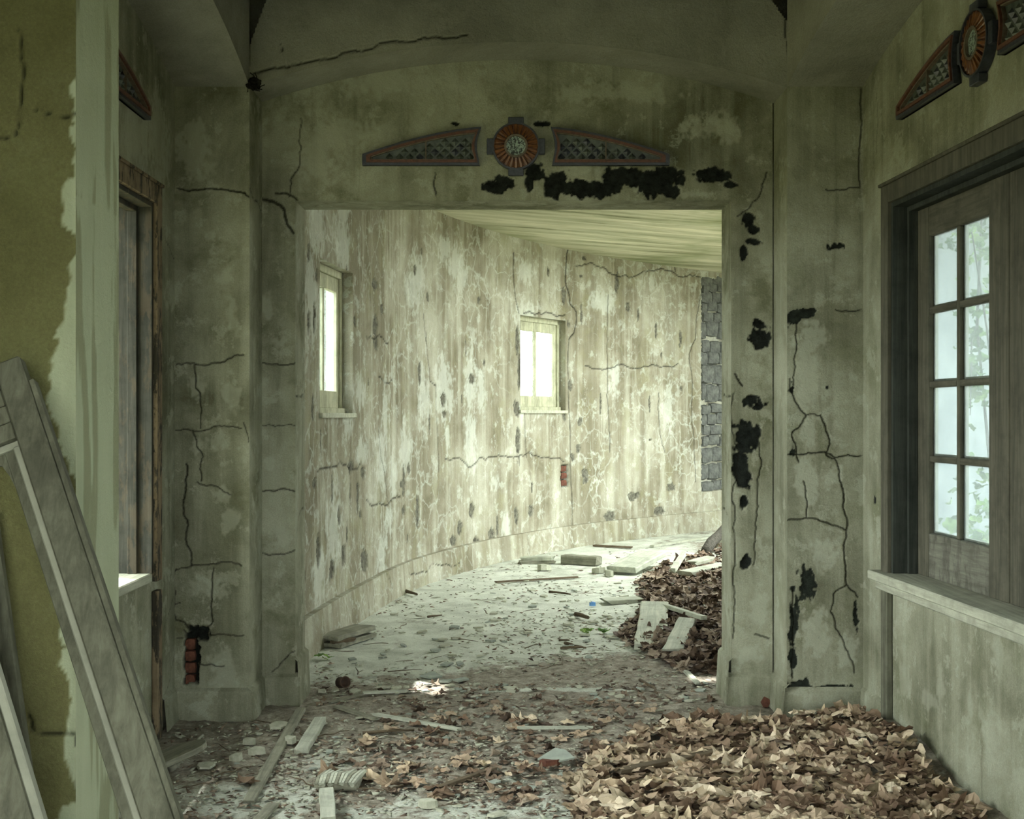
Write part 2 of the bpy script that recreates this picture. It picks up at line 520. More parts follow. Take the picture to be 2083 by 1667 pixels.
def ring_ceiling_material():
    m, nt, b = nodes_of('board_marked_ceiling', 0.95, 0.1)
    L = nt.links
    tc = N(nt, 'ShaderNodeTexCoord')
    mp = N(nt, 'ShaderNodeMapping'); mp.inputs['Rotation'].default_value = (0, 0, math.radians(-28)); 
    L.new(tc.outputs['Object'], mp.inputs['Vector'])
    m2 = N(nt, 'ShaderNodeMapping'); m2.inputs['Scale'].default_value = (0.5, 5.5, 1)
    L.new(mp.outputs['Vector'], m2.inputs['Vector'])
    g = noise(nt, m2.outputs['Vector'], 1.0, 9, 0.7, 0.5)
    c = ramp(nt, g, [(0.3, (0.13, 0.14, 0.07)), (0.45, (0.40, 0.40, 0.27)), (0.66, (0.66, 0.64, 0.48))])
    gr = noise(nt, mapped(nt, (1, 1, 1)), 0.55, 5, 0.6)
    c = mix(nt, mth(nt, 'MULTIPLY', ramp(nt, gr, [(0.52, (0, 0, 0)), (0.66, (1, 1, 1))]), 0.6), c, (0.15, 0.19, 0.07))
    L.new(c, b.inputs['Base Color'])
    bump(nt, b, g, 0.7, 0.03)
    return m


M_ceil = ring_ceiling_material()


# ------------------------------------------------------------------ pixel -> place helpers
def on_y(px, py, Y):
    return Vector(((px - 1041) * Y / F, Y, HC - (py - 845) * Y / F))


def on_floor(px, py, z=0.0):
    Y = F * (HC - z) / (py - 845)
    return Vector(((px - 1041) * Y / F, Y, z))


def uv_y(px, py, Y):                       # wall parallel to the picture: (X, Z)
    p = on_y(px, py, Y)
    return (p.x, p.z)


# ------------------------------------------------------------------ the room's plan
YP, YR, YB = 6.28, 6.60, 6.90              # pier face, recessed wall, back of doorway
XL0, XL1 = -1.657, -1.29                   # left recess, left pier edge
XR0, XR1 = 1.725, 1.352
YN = 3.54                                  # near end of the bay
SK = 0.062                                 # the right wall is out of square


def skew(y):
    return SK * (YP - y)


OX0, OX1, OZ = -1.119, 1.132, 2.609        # doorway
ZS, RISE, ZT = 3.115, 0.22, 3.95


def arch_x(x):
    t = (x - 0.02) / 1.32
    return ZS + RISE * (1 - t * t)


def arch_y(y):
    t = (y - (YP + YN) / 2) / ((YP - YN) / 2)
    return ZS + RISE * (1 - t * t)


def stack(*a):
    return np.stack(np.broadcast_arrays(*a), -1).astype(float)


# ------------------------------------------------------------------ front wall with the wide doorway
W = Wear(1)
c = lambda *p: [uv_y(x, y, YR) for x, y in p]
W.crack(c((525, 400), (545, 408), (570, 418), (578, 430), (582, 452), (596, 474)), 0.022)
W.crack(c((560, 393), (590, 397), (606, 412), (618, 426)), 0.010)
W.crack(c((612, 240), (612, 300), (605, 345), (590, 365), (588, 400)), 0.003)
W.crack(c((520, 735), (560, 740), (600, 738)), 0.005)
W.crack(c((515, 868), (560, 868), (600, 866)), 0.003)
W.crack(c((515, 1005), (545, 998), (600, 1000)), 0.006)
W.crack(c((520, 1125), (560, 1128), (600, 1120)), 0.004)
W.crack(c((600, 1325), (575, 1345), (552, 1368)), 0.005)
W.crack(c((1495, 760), (1510, 785)), 0.010)
W.crack(c((1492, 800), (1490, 1000), (1496, 1150), (1490, 1300)), 0.004)
W.crack(c((1545, 900), (1540, 1050), (1532, 1150)), 0.004)
W.crack(c((1535, 1290), (1565, 1300)), 0.004)
W.crack(c((1500, 440), (1545, 400), (1560, 350)), 0.004)
W.crack(c((885, 350), (886, 395)), 0.003)
for x, y, rx, ry in [(1020, 368, 16, 9), (1005, 378, 26, 11), (1075, 372, 9, 20), (1085, 350, 20, 14), (1130, 375, 26, 20), (1175, 385, 40, 14), (1215, 388, 36, 14),
                     (1243, 368, 14, 26), (1262, 355, 20, 12), (1300, 362, 34, 14), (1335, 372, 34, 24), (1352, 352, 36, 10), (1385, 366, 9, 10),
                     (1440, 357, 26, 13), (1462, 358, 20, 10), (1488, 376, 18, 6), (1523, 443, 12, 14), (1532, 467, 9, 7), (1530, 492, 14, 7), (1512, 508, 7, 14),
                     (1540, 688, 19, 18), (1548, 660, 12, 10), (1528, 818, 15, 10), (1545, 826, 14, 10), (1521, 888, 24, 24), (1530, 880, 14, 12),
                     (1508, 957, 15, 26), (1512, 1022, 7, 10), (1515, 1145, 9, 13), (925, 252, 12, 4), (1105, 252, 12, 4)]:
    u, v = uv_y(x, y, YR)
    W.dark(u, v, rx * 1.2 * YR / F, ry * 1.25 * YR / F, 0.010)
for x, y, rx, ry in [(1180, 345, 60, 12), (1370, 385, 24, 9), (1300, 385, 18, 12), (1420, 395, 40, 8), (640, 330, 50, 40), (800, 170, 120, 26), (1250, 190, 120, 22), (700, 270, 70, 26), (1450, 260, 60, 30),
                     (545, 620, 18, 30), (570, 700, 18, 14), (545, 945, 16, 24), (575, 1090, 14, 20), (1540, 1240, 22, 40), (1530, 1330, 30, 20)]:
    u, v = uv_y(x, y, YR)
    W.pale(u, v, rx * YR / F, ry * YR / F, 0.6)
S = Surf()
S.grid(lin(-1.305, 1.345, 0.0055, OX0, OX1), lin(0, 3.36, 0.0055, OZ), lambda u, v: stack(u, YR, v), (0, -1, 0), W, [(OX0, OX1, -1, OZ)], seed=3)
Wj = Wear(2)
Wj.crack([(6.62, 0.8), (6.70, 0.95), (6.88, 1.0)], 0.004).crack([(6.6, 1.6), (6.9, 1.63)], 0.003)
S.grid(lin(YR, YB, 0.01), lin(0, OZ, 0.01), lambda u, v: stack(OX0, u, v), (1, 0, 0), Wj, seed=5)
S.grid(lin(YR, YB, 0.01), lin(0, OZ, 0.01), lambda u, v: stack(OX1, u, v), (-1, 0, 0), Wj, seed=6)
S.grid(lin(OX0, OX1, 0.01), lin(YR, YB, 0.01), lambda u, v: stack(u, v, OZ), (0, 0, -1), Wear(4), seed=7, rough=0.004)
for a, b_, z0, z1 in ((-1.75, OX0 - 0.02, 0, 4.0), (OX1 + 0.02, 2.05, 0, 4.0), (OX0 - 0.02, OX1 + 0.02, OZ + 0.02, 4.0)):
    S.box(a, b_, YR + 0.03, YB, z0, z1)
S.build('wall_front', M_front)

# spandrel above the arch, the arch's soffit
W = Wear(12)
c = lambda *p: [uv_y(x, y, YP) for x, y in p]
W.crack(c((512, 150), (545, 140), (585, 137), (640, 122), (700, 105), (770, 88), (860, 75), (950, 72)), 0.009)
W.crack(c((507, 90), (505, 130), (503, 175)), 0.022, 0.05)
W.crack(c((1596, 40), (1602, 100), (1604, 165)), 0.008, 0.05)
W.crack(c((568, 85), (574, 105)), 0.002)
S = Surf()
us = lin(XL1, XR1, 0.009)
S.grid(us, np.linspace(0, 1, 90), lambda u, t: stack(u, YP, arch_x(u) + (ZT - arch_x(u)) * t), (0, -1, 0), W, seed=13, rough=0.002,
       wfn=lambda u, t: (u, arch_x(u) + (ZT - arch_x(u)) * t),
       keep=lambda u, t: ((arch_x(u) + (ZT - arch_x(u)) * t) < 3.315 + (u - XL1) * 2.75) & ((arch_x(u) + (ZT - arch_x(u)) * t) < 3.44 + (XR1 - u) * 1.25))
S.box(XL1 + 0.3, XR1 - 0.3, YP + 0.05, YR, 3.36, ZT)
S.build('wall_spandrel_front', M_upper)
S = Surf()
S.grid(us, lin(YP, YR, 0.01), lambda u, v: stack(u, v, arch_x(u)), (0, 0, -1), Wear(14), seed=15, rough=0.003)
S.build('wall_arch_front', M_upper)

# corner piers of the front wall
W = Wear(21)
c = lambda *p: [uv_y(x, y, YP) for x, y in p]
W.crack(c((360, 383), (400, 387), (450, 384), (475, 388), (497, 392), (512, 405)), 0.010)
W.crack(c((358, 742), (400, 742), (440, 738), (470, 728), (480, 722), (495, 722)), 0.005)
W.crack(c((394, 742), (397, 790), (406, 800), (407, 872)), 0.006, 0.05)
W.crack(c((391, 876), (400, 910), (412, 930), (405, 955), (408, 980)), 0.006)
W.crack(c((356, 876), (420, 874), (490, 872)), 0.003)
W.crack(c((378, 945), (377, 990), (372, 1048), (380, 1060), (376, 1098), (385, 1120), (389, 1152)), 0.010, 0.1)
W.crack(c((356, 1160), (385, 1153), (420, 1150), (490, 1152)), 0.004)
W.crack(c((358, 1158), (356, 1210), (357, 1262), (375, 1268), (383, 1280)), 0.009, 0.1)
W.crack(c((433, 1156), (428, 1230), (432, 1265), (418, 1280)), 0.005, 0.08)
W.crack(c((425, 1292), (460, 1292), (495, 1294)), 0.003)
W.crack(c((402, 1351), (430, 1353), (455, 1356)), 0.004)
W.crack(c((400, 981), (440, 990), (470, 1008)), 0.003)
W.crack(c((495, 860), (505, 900)), 0.002)
W.crack(c((355, 1230), (365, 1228)), 0.003).crack(c((358, 1300), (372, 1300)), 0.003).crack(c((370, 1430), (392, 1400)), 0.004)
u0, v0 = uv_y(372, 1392, YP); u1, v1 = uv_y(404, 1285, YP)
W.hole(u0, u1, v0, v1, 0.045)
u0, v0 = uv_y(380, 1305, YP); u1, v1 = uv_y(426, 1275, YP)
W.hole(u0, u1, v0, v1, 0.03)
for x, y, rx, ry in [(470, 640, 16, 40), (460, 560, 14, 18), (400, 780, 18, 30), (470, 800, 18, 40), (440, 900, 30, 26), (400, 905, 16, 18), (450, 1010, 24, 16), (470, 1060, 20, 30), (420, 1200, 40, 30), (455, 1380, 30, 60), (430, 480, 14, 14), (400, 300, 40, 60)]:
    u, v = uv_y(x, y, YP)
    W.pale(u, v, rx * YP / F, ry * YP / F, 0.55)
S = Surf()
S.grid(lin(XL0, XL1, 0.0048), lin(0, ZS, 0.0048), lambda u, v: stack(u, YP, v), (0, -1, 0), W, seed=22)
Wp = Wear(23)
Wp.crack([(6.28, 2.61), (6.4, 2.58), (6.6, 2.55)], 0.012)
S.grid(lin(YP, YR, 0.01), lin(0, ZS, 0.01), lambda u, v: stack(XL1, u, v), (1, 0, 0), Wp, seed=24)
S.box(XL0 - 0.3, XL1 - 0.06, YP + 0.06, YR, 0, 3.3)
S.build('wall_pier_left', M_front)

W = Wear(31)
W.crack(c((1606, 770), (1612, 800), (1626, 830), (1640, 845), (1625, 870), (1612, 880), (1620, 910), (1625, 940)), 0.006)
W.crack(c((1620, 660), (1622, 700), (1618, 745), (1612, 790)), 0.003)
W.crack(c((1670, 845), (1680, 875), (1688, 895), (1680, 925), (1700, 935), (1712, 985), (1715, 1030), (1722, 1080), (1718, 1140), (1722, 1190), (1745, 1215)), 0.006)
W.crack(c((1600, 925), (1635, 925), (1676, 920), (1700, 932), (1752, 928)), 0.006)
W.crack(c((1600, 1060), (1640, 1055), (1690, 1068), (1722, 1080)), 0.005)
W.crack(c((1722, 1190), (1695, 1210), (1690, 1245), (1700, 1280), (1720, 1320), (1738, 1370)), 0.004)
W.crack(c((1640, 845), (1655, 842), (1670, 846)), 0.003)
W.crack(c((1635, 980), (1642, 1020), (1640, 1055)), 0.003)
W.crack(c((1752, 180), (1753, 250), (1748, 320), (1750, 380)), 0.005, 0.05)
W.crack(c((1680, 385), (1720, 385), (1750, 382)), 0.004)
W.crack(c((1700, 630), (1730, 634), (1752, 630)), 0.003)
W.crack(c((1612, 1200), (1614, 1320), (1612, 1380)), 0.006, 0.06)
for x, y, rx, ry in [(1612, 648, 14, 16), (1635, 638, 22, 9), (1652, 633, 9, 5), (1700, 500, 12, 8), (1683, 788, 7, 9), (1610, 795, 8, 14), (1640, 1180, 16, 36), (1612, 1260, 10, 60), (1630, 1400, 40, 14), (1680, 1400, 40, 9), (1612, 920, 8, 12), (1740, 1250, 5, 26), (1612, 1340, 8, 40)]:
    u, v = uv_y(x, y, YP)
    W.dark(u, v, rx * YP / F, ry * YP / F, 0.004, 0.9)
for x, y, rx, ry in [(1640, 770, 26, 90), (1650, 680, 30, 30), (1640, 980, 26, 50), (1690, 970, 26, 30), (1670, 1130, 34, 40), (1660, 1290, 30, 60), (1720, 1330, 20, 40), (1640, 880, 20, 36)]:
    u, v = uv_y(x, y, YP)
    W.pale(u, v, rx * YP / F, ry * YP / F, 0.7)
S = Surf()
S.grid(lin(XR1, XR0, 0.0048), lin(0, ZS, 0.0048), lambda u, v: stack(u, YP, v), (0, -1, 0), W, seed=32)
S.grid(lin(YP, YR, 0.01), lin(0, ZS, 0.01), lambda u, v: stack(XR1, u, v), (-1, 0, 0), Wear(33), seed=34)
S.box(XR1 + 0.03, XR0 + 0.3, YP + 0.03, YR, 0, 3.3)
S.build('wall_pier_right', M_side)

# ------------------------------------------------------------------ side walls of the vestibule with their windows
WY0, WY1, WZ0, WZ1 = 3.95, 5.87, 0.775, 2.475
W = Wear(41)
W.crack([(6.13, 2.34), (6.2, 2.31), (6.27, 2.27)], 0.006)
W.crack([(6.27, 0.62), (6.16, 0.52), (6.08, 0.48)], 0.004)
W.crack([(6.26, 0.30), (6.2, 0.22), (6.1, 0.16)], 0.004)
W.pale(6.0, 2.8, 0.2, 0.25, 0.5).pale(5.7, 2.75, 0.3, 0.2, 0.6)
S = Surf()
S.grid(lin(YN, YP, 0.009, WY0, WY1), lin(0, 3.36, 0.009, WZ0, WZ1), lambda u, v: stack(XL0, u, v), (1, 0, 0), W, [(WY0, WY1, WZ0, WZ1)], seed=42)
for y0, y1, z0, z1 in ((2.95, WY0, 0, 4), (WY1, 6.95, 0, 4), (WY0, WY1, 0, WZ0 - 0.02), (WY0, WY1, WZ1 + 0.02, 4)):
    S.box(XL0 - 0.42, XL0 - 0.03, y0, y1, z0, z1)
S.build('wall_left', M_side)
S = Surf()
ys = lin(YN, YP, 0.012)
S.grid(ys, lin(XL0, XL1, 0.012), lambda u, v: stack(v, u, arch_y(u)), (0, 0, -1), Wear(43), seed=44)
S.grid(ys, np.linspace(0, 1, 60), lambda u, t: stack(XL1, u, arch_y(u) + (ZT - arch_y(u)) * t), (1, 0, 0), Wear(45), seed=46,
       wfn=lambda u, t: (u, arch_y(u) + (ZT - arch_y(u)) * t))
S.box(XL0 + 0.02, XL1 - 0.03, YN, YP - 0.15, 3.37, ZT)
S.build('wall_arch_left', M_upper)

W = Wear(51)
for i in range(16):
    W.pale(random.uniform(3.9, 6.0), random.uniform(0.1, 0.75), random.uniform(.03, .12), random.uniform(.03, .12), 0.4)
W.dark(6.12, 1.1, 0.02, 0.03, 0.003)
W.crack([(6.1, 2.75), (6.08, 2.9), (6.1, 3.05)], 0.004)
S = Surf()
S.grid(lin(YN, YP, 0.008, WY0, WY1), lin(0, 3.36, 0.008, WZ0, WZ1), lambda u, v: stack(XR0 + skew(u), u, v), (-1, -SK, 0), W, [(WY0, WY1, WZ0, WZ1)], seed=52)
SKF = lambda x, y, z: (x + skew(y), y, z)
for y0, y1, z0, z1 in ((2.95, WY0, 0, 4), (WY1, 6.6, 0, 4), (WY0, WY1, 0, WZ0 - 0.02), (WY0, WY1, WZ1 + 0.02, 4)):
    S.box(XR0 + 0.03, XR0 + 0.18, y0, y1, z0, z1, SKF)
S.build('wall_right', M_side)
S = Surf()
S.grid(ys, lin(XR1, XR0, 0.012), lambda u, v: stack(v + skew(u), u, arch_y(u)), (0, 0, -1), Wear(53), seed=54)
S.grid(ys, np.linspace(0, 1, 60), lambda u, t: stack(XR1 + skew(u), u, arch_y(u) + (ZT - arch_y(u)) * t), (-1, -SK, 0), Wear(55), seed=56,
       wfn=lambda u, t: (u, arch_y(u) + (ZT - arch_y(u)) * t))
S.box(XR1 + 0.03, XR0 - 0.02, YN, YP - 0.15, 3.37, ZT, SKF)
S.build('wall_arch_right', M_upper)

# wall between the vestibule and the place where one stands
NY0, NY1, NX = 2.93, 3.25, -1.0
W = Wear(61)
cn = lambda *p: [uv_y(x, y, NY0) for x, y in p]
W.crack(cn((58, 1455), (66, 1490), (100, 1496), (150, 1492), (160, 1530), (160, 1667), (158, 1760)), 0.007, 0.06)
W.crack(cn((38, 60), (38, 250), (30, 275), (-20, 285)), 0.0015, 0.05).crack(cn((70, 225), (130, 238), (165, 225)), 0.0015)
bnd = jag([(176, -60), (172, 60), (160, 150), (152, 235), (158, 300), (150, 360), (135, 470), (140, 560), (128, 640), (118, 700), (106, 790), (104, 850), (116, 900), (140, 960), (158, 1000), (150, 1100), (125, 1280), (115, 1350), (130, 1500), (120, 1667), (118, 1900)], 0.22, 3, 5)
bl_ = sorted([(uv_y(x, y, NY0)[1], uv_y(x, y, NY0)[0]) for x, y in bnd])
bz = np.array([a for a, b_ in bl_]); bx = np.array([b_ for a, b_ in bl_])
S = Surf()


class NearWear(Wear):
    def evaluate(self, U, V):
        d, k, p, h = Wear.evaluate(self, U, V)
        e = U - np.interp(V, bz, bx) + (fbm(U * 30, V * 8, 3, 3) - 0.5) * 0.03
        k2 = smooth(-0.001, 0.003, e)
        return d, k, np.maximum(p, k2 * (0.55 + 0.4 * fbm(U * 25, V * 5, 8, 3))), h + k2 * 0.003


Wn = NearWear(62); Wn.cr = W.cr
S.grid(lin(-2.1, NX, 0.006), lin(0, 2.8, 0.008), lambda u, v: stack(u, NY0, v), (0, -1, 0), Wn, seed=63, rough=0.001)


class NearSide(Wear):
    def evaluate(self, U, V):
        d, k, p, h = Wear.evaluate(self, U, V)
        n = fbm(U * 18, V * 2.2, 21, 4) + np.where(V > 2.0, -0.03, 0.06)
        k2 = smooth(0.44, 0.50, n)
        return d, k, np.maximum(p, 0.45 + 0.5 * k2 * (0.6 + 0.4 * fbm(U * 25, V * 5, 8, 3))), h


S.grid(lin(NY0, NY1, 0.006), lin(0, 2.8, 0.008), lambda u, v: stack(NX, u, v), (1, 0, 0), NearSide(64), seed=65, rough=0.001)
S.box(-3.4, NX - 0.02, NY0 + 0.02, NY1, 0, 4.0)
S.box(1.45, 3.4, NY0, NY1, 0, 4.0)
S.box(NX - 0.02, 1.45, NY0, NY1, 2.8, 4.0)
S.box(XL0 - 0.1, XL1 - 0.02, NY1, YN, 0, 4.0)
S.box(XR1 + 0.22, XR0 + 0.4, NY1, YN, 0, 4.0)
S.build('wall_near', M_olive)
S = Surf()                                     # the room one stands in, with a doorway and a window behind
S.box(-3.4, -3.1, -3.0, 2.93, 0, 3.2)
S.box(3.1, 3.4, -3.0, -0.6, 0, 3.2); S.box(3.1, 3.4, 0.9, 2.93, 0, 3.2); S.box(3.1, 3.4, -0.6, 0.9, 0, 0.8); S.box(3.1, 3.4, -0.6, 0.9, 2.4, 3.2)
S.box(-3.4, -1.6, -3.3, -3.0, 0, 3.2); S.box(2.2, 3.4, -3.3, -3.0, 0, 3.2); S.box(-1.6, 2.2, -3.3, -3.0, 2.4, 3.2)
S.build('wall_back', M_olive)

S = Surf()
S.box(-2.1, 2.6, 2.93, 6.9, 3.95, 4.1)
S.box(2.0, 3.2, 2.6, 6.9, 3.0, 3.1)            # added unseen overhangs that block sun at the side windows
S.box(-2.83, -2.05, 2.6, 6.9, 3.0, 3.1)
S.box(-3.4, 3.4, -3.0, 2.93, 3.15, 3.3)        # porch roof overhead
S.build('ceiling_vestibule', M_void)

# ------------------------------------------------------------------ the curved corridor behind the doorway
RP = [(-1.40, 5.6), (-1.36, 6.8), (-1.287, 8.04), (-1.13, 9.5), (-0.86, 11.15), (-0.2, 12.97), (0.693, 14.53), (1.55, 15.58), (2.76, 16.80), (4.3, 17.95), (6.2, 18.9), (8.4, 19.5)]


def catmull(P, n=40):
    P = [np.array(p) for p in P]
    out = []
    for i in range(1, len(P) - 2):
        a, b_, c_, d_ = P[i - 1], P[i], P[i + 1], P[i + 2]
        for t in np.linspace(0, 1, n, endpoint=False):
            out.append(0.5 * ((2 * b_) + (-a + c_) * t + (2 * a - 5 * b_ + 4 * c_ - d_) * t * t + (-a + 3 * b_ - 3 * c_ + d_) * t ** 3))
    out.append(P[-2])
    return np.array(out)


CV = catmull(RP)
for _ in range(60):
    CV[1:-1] = 0.25 * CV[:-2] + 0.5 * CV[1:-1] + 0.25 * CV[2:]
CS = np.concatenate([[0], np.cumsum(np.hypot(*np.diff(CV, axis=0).T))])
SL = CS[-1]
TG = np.gradient(CV, CS, axis=0)
TG /= np.hypot(TG[:, 0], TG[:, 1])[:, None]


def ring_p(s):
    return np.interp(s, CS, CV[:, 0]), np.interp(s, CS, CV[:, 1])


def ring_t(s):
    return np.interp(s, CS, TG[:, 0]), np.interp(s, CS, TG[:, 1])


RAT = (CV[:, 0]) / CV[:, 1]                  # X/Y grows along the wall


def ring_sv(px, py):
    r = (px - 1041) / F
    s = np.interp(r, RAT, CS)
    Y = np.interp(s, CS, CV[:, 1])
    return float(s), float(HC - (py - 845) * Y / F)


ZC = 3.37
W = Wear(71); W.soft = 0.009
cr = lambda *p: [ring_sv(x, y) for x, y in p]
W.crack(cr((1155, 508), (1152, 540), (1150, 568), (1157, 595), (1160, 618), (1173, 635), (1172, 660), (1168, 678), (1158, 690)), 0.034, 0.06)
W.crack(cr((1158, 690), (1155, 740), (1157, 830), (1160, 930), (1163, 1000), (1165, 1118)), 0.018, 0.03)
W.crack(cr((1045, 515), (1045, 560), (1048, 605), (1056, 638)), 0.020, 0.05)
W.crack(cr((1065, 636), (1090, 640), (1120, 637), (1150, 641)), 0.012)
W.crack(cr((1237, 600), (1235, 680), (1236, 760), (1238, 850), (1240, 920)), 0.010, 0.05)
W.crack(cr((1190, 745), (1240, 750), (1280, 748), (1310, 745), (1380, 739)), 0.012)
W.crack(cr((1425, 600), (1418, 640), (1415, 690), (1402, 720), (1408, 800), (1412, 900), (1415, 980)), 0.013, 0.06)
W.crack(cr((1170, 540), (1230, 545), (1300, 558), (1380, 562), (1425, 564)), 0.010)
W.crack(cr((862, 640), (868, 700), (875, 775), (887, 784), (890, 900), (893, 960)), 0.006, 0.05)
W.crack(cr((745, 1020), (760, 1028), (790, 1026), (815, 1012)), 0.010)
W.crack(cr((645, 958), (680, 950), (735, 943)), 0.007)
W.crack(cr((905, 933), (1000, 930), (1060, 926), (1130, 932), (1148, 940)), 0.008)
W.crack(cr((770, 870), (775, 930), (785, 980), (788, 1022)), 0.006, 0.05)
W.crack(cr((745, 685), (765, 690), (790, 700)), 0.006).crack(cr((770, 768), (800, 772)), 0.006)
W.crack(cr((1067, 835), (1068, 880), (1071, 930)), 0.008, 0.03).crack(cr((1340, 800), (1342, 860), (1352, 920)), 0.006)
W.crack(cr((1370, 534), (1374, 552)), 0.02)
for x, y, rx, ry in [(628, 515, 3, 22), (645, 560, 3, 16), (640, 640, 2, 30), (628, 655, 3, 25), (762, 580, 6, 12), (777, 632, 4, 12), (764, 662, 6, 22), (765, 695, 5, 16), (722, 655, 3, 11),
                     (903, 812, 6, 15), (905, 842, 4, 8), (714, 950, 5, 16), (738, 962, 5, 14), (728, 990, 3, 10), (819, 985, 6, 10), (648, 1120, 5, 32), (640, 985, 4, 10), (742, 1140, 7, 22),
                     (733, 1048, 3, 10), (820, 1040, 4, 8), (1147, 600, 5, 18), (1183, 640, 3, 18), (1180, 858, 5, 9), (1157, 660, 3, 7), (1255, 572, 4, 20), (1277, 625, 4, 10), (1182, 562, 4, 5), (1188, 525, 4, 4),
                     (1053, 690, 4, 30), (1056, 760, 3, 40), (1052, 830, 5, 18), (1054, 900, 5, 34), (922, 1100, 6, 12), (970, 1108, 8, 14), (935, 1075, 6, 14), (1050, 1050, 4, 20), (655, 800, 2, 20),
                     (1160, 785, 4, 14), (1148, 850, 4, 10), (1165, 930, 5, 8), (1176, 912, 4, 9), (1190, 970, 6, 14), (1000, 1090, 7, 16), (1080, 1040, 5, 12), (960, 1040, 6, 16), (1386, 790, 3, 5), (1323, 895, 3, 3),
                     (858, 510, 2, 8), (870, 605, 3, 10), (974, 610, 3, 10), (960, 770, 6, 12), (700, 1130, 5, 24), (690, 1050, 4, 20), (675, 1160, 5, 20), (1365, 990, 10, 8), (1290, 1010, 12, 9), (1340, 1040, 12, 9), (1240, 1050, 12, 10)]:
    s, z = ring_sv(x, y)
    s2, _ = ring_sv(x + rx, y)
    Yd = np.interp(s, CS, CV[:, 1])
    W.dark(s, z, max(0.02, s2 - s), ry * Yd / F, 0.012, 0.5)
for i in range(36):
    s = random.uniform(0.5, SL * 0.75); z = random.uniform(0.3, 3.1)
    W.dark(s, z, random.uniform(.012, .04), random.uniform(.03, .12), 0.006, 0.6)
for i in range(60):
    s = random.uniform(0.5, SL * 0.8); z = random.uniform(0.3, 3.2)
    W.pale(s, z, random.uniform(.05, .25), random.uniform(.1, .35), 0.5)
SB0 = ring_sv(1427, 570); SB1 = ring_sv(1472, 1005)
W.hole(SB0[0], SB1[0] + 0.6, ring_sv(1445, 1000)[1], ring_sv(1445, 568)[1], 0.045, True)
bh0 = ring_sv(1141, 992); bh1 = ring_sv(1158, 945)
W.hole(bh0[0], bh1[0], bh0[1], bh1[1], 0.05)
# windows: (near edge, far edge, sill, head) along the wall
wins = []
for (xa, xb, yb, yt) in ((650, 717, 842, 556), (1058, 1150, 836, 647)):
    sa, _ = ring_sv(xa, 700); sb, _ = ring_sv(xb, 700)
    mid = 0.5 * (xa + xb)
    z0 = ring_sv(xb, yb)[1]; z1 = ring_sv(xb, yt)[1] if xa < 700 else ring_sv(mid, yt)[1]
    wins.append((sa, sb, z0, z1))
s_slot = float(np.interp(7.56, CV[:, 1], CS))
fleck_slot = (s_slot - 0.2, s_slot + 0.16, 1.5, 2.2)      # added opening, unseen behind the left jamb, shaped to cast a sun fleck
holes = wins + [fleck_slot]
S = Surf()
ss = lin(0, SL, 0.014, *[k for w in holes for k in w[:2]])
zs = lin(0, ZC, 0.014, *[k for w in holes for k in w[2:]])


def rfn(u, v):
    x, y = ring_p(u)
    return stack(x, y, v)


def rnm(u, v):
    tx, ty = ring_t(u)
    return stack(ty, -tx, 0 * u)


S.grid(ss, zs, rfn, rnm, W, holes, seed=72, rough=0.006)
TH = 0.20
for (sa, sb, z0, z1) in holes:                # plastered reveals
    for s, sg in ((sa, 1), (sb, -1)):
        x, y = ring_p(s); tx, ty = ring_t(s)
        S.grid(lin(0, TH, 0.02), lin(z0, z1, 0.02), lambda u, v, x=x, y=y, tx=tx, ty=ty: stack(x - ty * u, y + tx * u, v), (sg * tx, sg * ty, 0), Wear(5), seed=73, rough=0.002)
    for z, sg in ((z0, 1), (z1, -1)):
        def fl(u, v, z=z):
            x, y = ring_p(u); tx, ty = ring_t(u)
            return stack(x - ty * v, y + tx * v, z)
        S.grid(lin(sa, sb, 0.02), lin(0, TH, 0.02), fl, (0, 0, sg), Wear(6), seed=74, rough=0.002)


def rfo(u, v):
    x, y = ring_p(u); tx, ty = ring_t(u)
    return stack(x - ty * TH, y + tx * TH, v)


S.grid(lin(0, SL, 0.12, *[k for w in holes for k in w[:2]]), lin(-0.3, ZC + 0.4, 0.12, *[k for w in holes for k in w[2:]]), rfo, lambda u, v: -rnm(u, v), Wear(7), holes, seed=75, rough=0)
ring_wall = S.build('wall_curved', M_ring)

S = Surf()                                       # added unseen overhang keeping sun out of the curved wall's windows
s_e = float(np.interp(8.5, CV[:, 1], CS))


def sun_overhang(z):
    def f(u, v):
        x, y = ring_p(u); tx, ty = ring_t(u)
        return stack(x - ty * v, y + tx * v, z + 0 * u)
    return f


S.grid(lin(s_e, SL, 0.2), lin(0.1, 1.25, 0.3), sun_overhang(3.43), (0, 0, -1), Wear(8), seed=79, rough=0)
S.grid(lin(s_e, SL, 0.2), lin(0.1, 1.25, 0.3), sun_overhang(3.55), (0, 0, 1), Wear(8), seed=79, rough=0)
S.build('added_overhang_1', M_ceil)

# plinth of the curved wall
S = Surf()
Wb = Wear(76)
Wb.crack([(ring_sv(820, 1172)[0], 0.16), (ring_sv(850, 1175)[0], 0.12), (ring_sv(890, 1167)[0], 0.12), (ring_sv(925, 1163)[0], 0.1)], 0.012)
Wb.crack([(ring_sv(775, 1180)[0], 0.24), (ring_sv(785, 1195)[0], 0.1)], 0.010)


def bfn(u, v):
    x, y = ring_p(u); tx, ty = ring_t(u)
    k = 0.045 + 0.02 * (1 - v / 0.25)
    return stack(x + ty * k, y - tx * k, v)


def btop(u, v):
    x, y = ring_p(u); tx, ty = ring_t(u)
    return stack(x + ty * v, y - tx * v, 0.25 - 0.0 * v)


